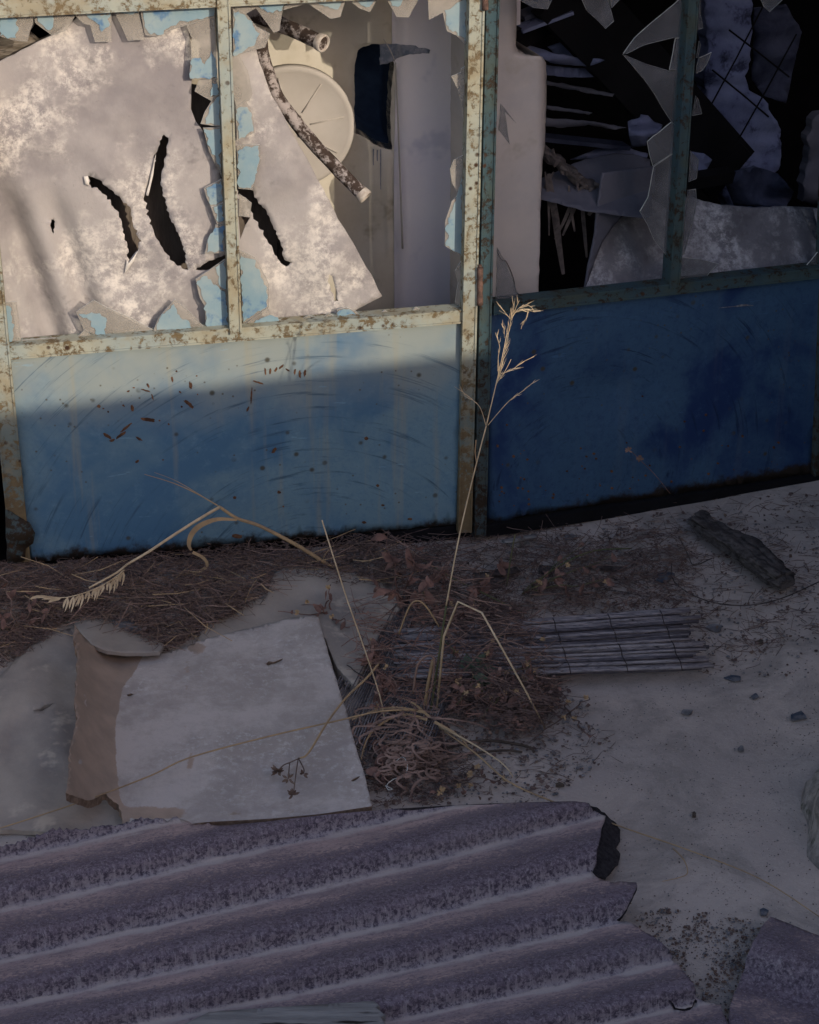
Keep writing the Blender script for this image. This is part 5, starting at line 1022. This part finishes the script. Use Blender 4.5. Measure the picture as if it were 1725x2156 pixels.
# brown brambles / dried weeds
def weed(base, tips, mat_s, label, seed, leaves, lsz=.016, hz=.06, seeds=0, lm='leaf'):
    rd = random.Random(seed); root = empty('dry_weed', GG(*base), label, 'weed', 'dried weeds'); nl = 0
    for tp in tips:
        P = [GG(base[0], base[1], .0)]; n = 5
        for i in range(1, n+1):
            t = i/n; P.append(GG(base[0]+(tp[0]-base[0])*t+rd.uniform(-8, 8), base[1]+(tp[1]-base[1])*t+rd.uniform(-6, 6), 1.35*hz*math.sin(math.pi*min(1, t*.75))*(.6+.4*rd.random())))
        mb = MB(); C_ = crom(P, 4); mb.tube(C_, [.0018-.0011*i/len(C_) for i in range(len(C_))], 5); mb.build('stem', M[mat_s], root)
        for k in range(int(leaves*1.3)):
            q = C_[rd.randrange(3, len(C_))]; mb = MB(); s_ = lsz*rd.uniform(.6, 1.5); a = rd.uniform(0, 6.28); e = rd.uniform(-.8, .5)
            d = Vector((math.cos(a)*math.cos(e), math.sin(a)*math.cos(e), math.sin(e))); sd = d.cross(Vector((rd.uniform(-1, 1), rd.uniform(-1, 1), 1))).normalized(); up = d.cross(sd); vs = []; n3 = 5
            for i in range(n3+1):
                t = i/n3; w3 = s_*.42*math.sin(math.pi*(.08+.9*t)); c = q+d*s_*t*1.4+up*s_*.45*math.sin(t*3+a)+Vector((0, 0, -.2*s_*t*t)); f_ = rd.uniform(.2, .9)
                vs += [c-sd*w3+up*w3*f_, c, c+sd*w3+up*w3*rd.uniform(.2, .9)]
            mb.add(vs, [(3*i+j, 3*i+j+1, 3*i+j+4, 3*i+j+3) for i in range(n3) for j in (0, 1)], sm=True); mb.build('leaf', M[lm], root); nl += 1
        for k in range(seeds):
            q = C_[rd.randrange(4, len(C_))]+Vector((rd.uniform(-.012, .012), rd.uniform(-.012, .012), rd.uniform(0, .014))); mb = MB()
            for i in range(12):
                d = Vector((rd.uniform(-1, 1), rd.uniform(-1, 1), rd.uniform(-1, 1))).normalized(); mb.ribbon([q, q+d*.0045, q+d*.0068], [.0022, .0034, .0008])
            mb.build('seed_head', M['strawdim'], root)
weed((850, 1270), [(815, 1120), (880, 1150), (930, 1200), (800, 1225)], 'leaf', 'brown crinkled weed against the meeting stile foot', 1, 8, .020, .11)
weed((960, 1330), [(930, 1210), (1010, 1230), (1060, 1180), (900, 1260)], 'leaf', 'brown leafy weed between the two stiles and the reed mat', 2, 8, .018, .06, 1)
weed((1100, 1250), [(1230, 1140), (1290, 1165), (1180, 1210), (1300, 1215)], 'stemgreen', 'green stemmed weed sprawling below the deep blue leaf', 3, 6, .015, .05, 1)
weed((980, 1420), [(930, 1330), (1060, 1330), (1120, 1400), (1040, 1480), (960, 1480)], 'stemgreen', 'weed with pale seed heads over the left part of the reed mat', 4, 6, .014, .06, 3)
weed((1080, 1440), [(1150, 1350), (1140, 1420), (1110, 1500), (1020, 1510)], 'litter', 'dusty weed clump where the reed mat disappears', 5, 6, .012, .05, 2) if False else weed((1080, 1440), [(1150, 1360), (1140, 1420), (1110, 1500), (1020, 1510)], 'stemgreen', 'dusty weed clump where the reed mat disappears', 5, 6, .013, .05, 2)
weed((800, 1400), [(780, 1350), (810, 1450), (795, 1500), (760, 1380)], 'leaf', 'reddish weed standing at the right corner of the pad', 6, 6, .016, .07, 1)
weed((800, 1560), [(790, 1500), (810, 1640), (830, 1600)], 'leaf', 'dark red leaves under the curly grass tuft', 7, 8, .016, .03)
weed((700, 1290), [(640, 1270), (590, 1290), (700, 1230), (730, 1320)], 'leaf', 'sparse red stems spreading over the beige slab', 8, 3, .010, .03, 1)
weed((1000, 1440), [(1010, 1380), (980, 1370), (1030, 1420)], 'stemgreen', 'small dull green weed at the centre of the tangle', 9, 7, .015, .05, 0, 'leafgreen')
weed((40, 1330), [(10, 1230), (70, 1250), (120, 1270), (-10, 1290)], 'curl', 'reddish straw weed at the left frame edge', 10, 4, .012, .05)
weed((1200, 1500), [(1120, 1560), (1245, 1470), (1170, 1440), (1235, 1550)], 'litter', 'wiry brown twigs lying at the edge of the open sand', 11, 1, .008, .02, 1)
weed((960, 1640), [(900, 1680), (1010, 1620), (1060, 1640), (980, 1670)], 'litter', 'thin brown twigs on the grit above the corrugated sheet', 12, 2, .008, .015, 2)
# named green and brown stems
gs = 'stems lying below the door'
gstem([(1330, 1155), (1250, 1160), (1180, 1190), (1120, 1235)], [.03, .05, .04, .01], .0017, 'stemgreen', 'green_stalk', 'arched green stem below the deep blue leaf', 'stem', gs)
gstem([(860, 1155), (930, 1205), (1010, 1245), (1100, 1290)], [.02, .05, .05, .02], .0017, 'stemgreen', 'green_stalk', 'long green stem running right from the meeting stile', 'stem', gs)
simple_stem([(1067, 1235), (1075, 1180), (1085, 1125)], [GG(1067, 1240).y]*3, .0016, 'stemgreen', 'green_stalk', 'short upright green stem left of the others', 'stem', gs)
gstem([(1115, 1252), (1180, 1250), (1250, 1248)], [.02, .024, .015], .0018, 'curl', 'brown_stalk', 'straight brown stem lying just above the reed mat', 'stem', gs)
gstem([(1725, 1225), (1640, 1262), (1560, 1275), (1480, 1262), (1420, 1225), (1415, 1180)], [.004, .012, .015, .02, .02, .01], .0014, 'bark', 'dry_twig', 'curved dark twig sweeping below the split log', 'twig', gs)
gstem([(1430, 1130), (1450, 1170), (1462, 1190), (1500, 1175)], [.01, .03, .03, .02], .0013, 'bark', 'dry_twig', 'forked dark twig left of the split log', 'twig', gs)
gstem([(915, 1585), (980, 1565), (1040, 1560), (1110, 1572), (1125, 1584)], [.004, .006, .008, .008, .004], [.0035, .0025], 'wood_dk', 'burnt_strip', 'curved black burnt strip below the weeds', 'strip')
gstem([(910, 1602), (980, 1588), (1060, 1580), (1100, 1584)], [.002, .004, .004, .003], [.003, .002], 'wood_dk', 'burnt_strip', 'lower of the two black burnt strips on the grit', 'strip')
# faint pink flower stem in front of the deep blue leaf
fl = empty('dry_flower', GG(1400, 1120), 'faint pink dried flowers in front of the deep blue leaf', 'flower')
yf = GG(1400, 1120).y-.02; mb = MB(); stem(mb, S_at([(1412, 1040), (1380, 1000), (1348, 968), (1330, 950)], [yf]*4), .0007, 5); mb.build('stem', M['leaf'], fl)
for c in ((1324, 948), (1348, 966)):
    mb = MB(); q = YP(*c, yf)
    for i in range(16):
        d = Vector((rl.uniform(-.8, .8), rl.uniform(-.5, .5), rl.uniform(-.5, 1))).normalized(); mb.ribbon([q, q+d*.005, q+d*.009], [.002, .004, .001])
    mb.build('flower_head', M['curl'], fl)
# broken plank remnants in the litter
for k, (px, w_, lab) in enumerate([([(1000, 1215), (1090, 1200)], .03, 'rotten wood plank half hidden under the weeds'), ([(1060, 1140), (1130, 1128)], .02, 'pale splinter of wood at the foot of the deep blue leaf')]):
    mb = MB(); a = GG(*px[0], .012); b = GG(*px[1], .012); P = [a.lerp(b, i/10) for i in range(11)]; mb.tube(P, w_*.5, 10, rough=.7, flat=.4); tag(mb.build('rotten_wood', M['plank'] if k else M['bark'], origin=a), lab, 'wood')
for o in sc.objects:
    if '_o' in o: del o['_o']
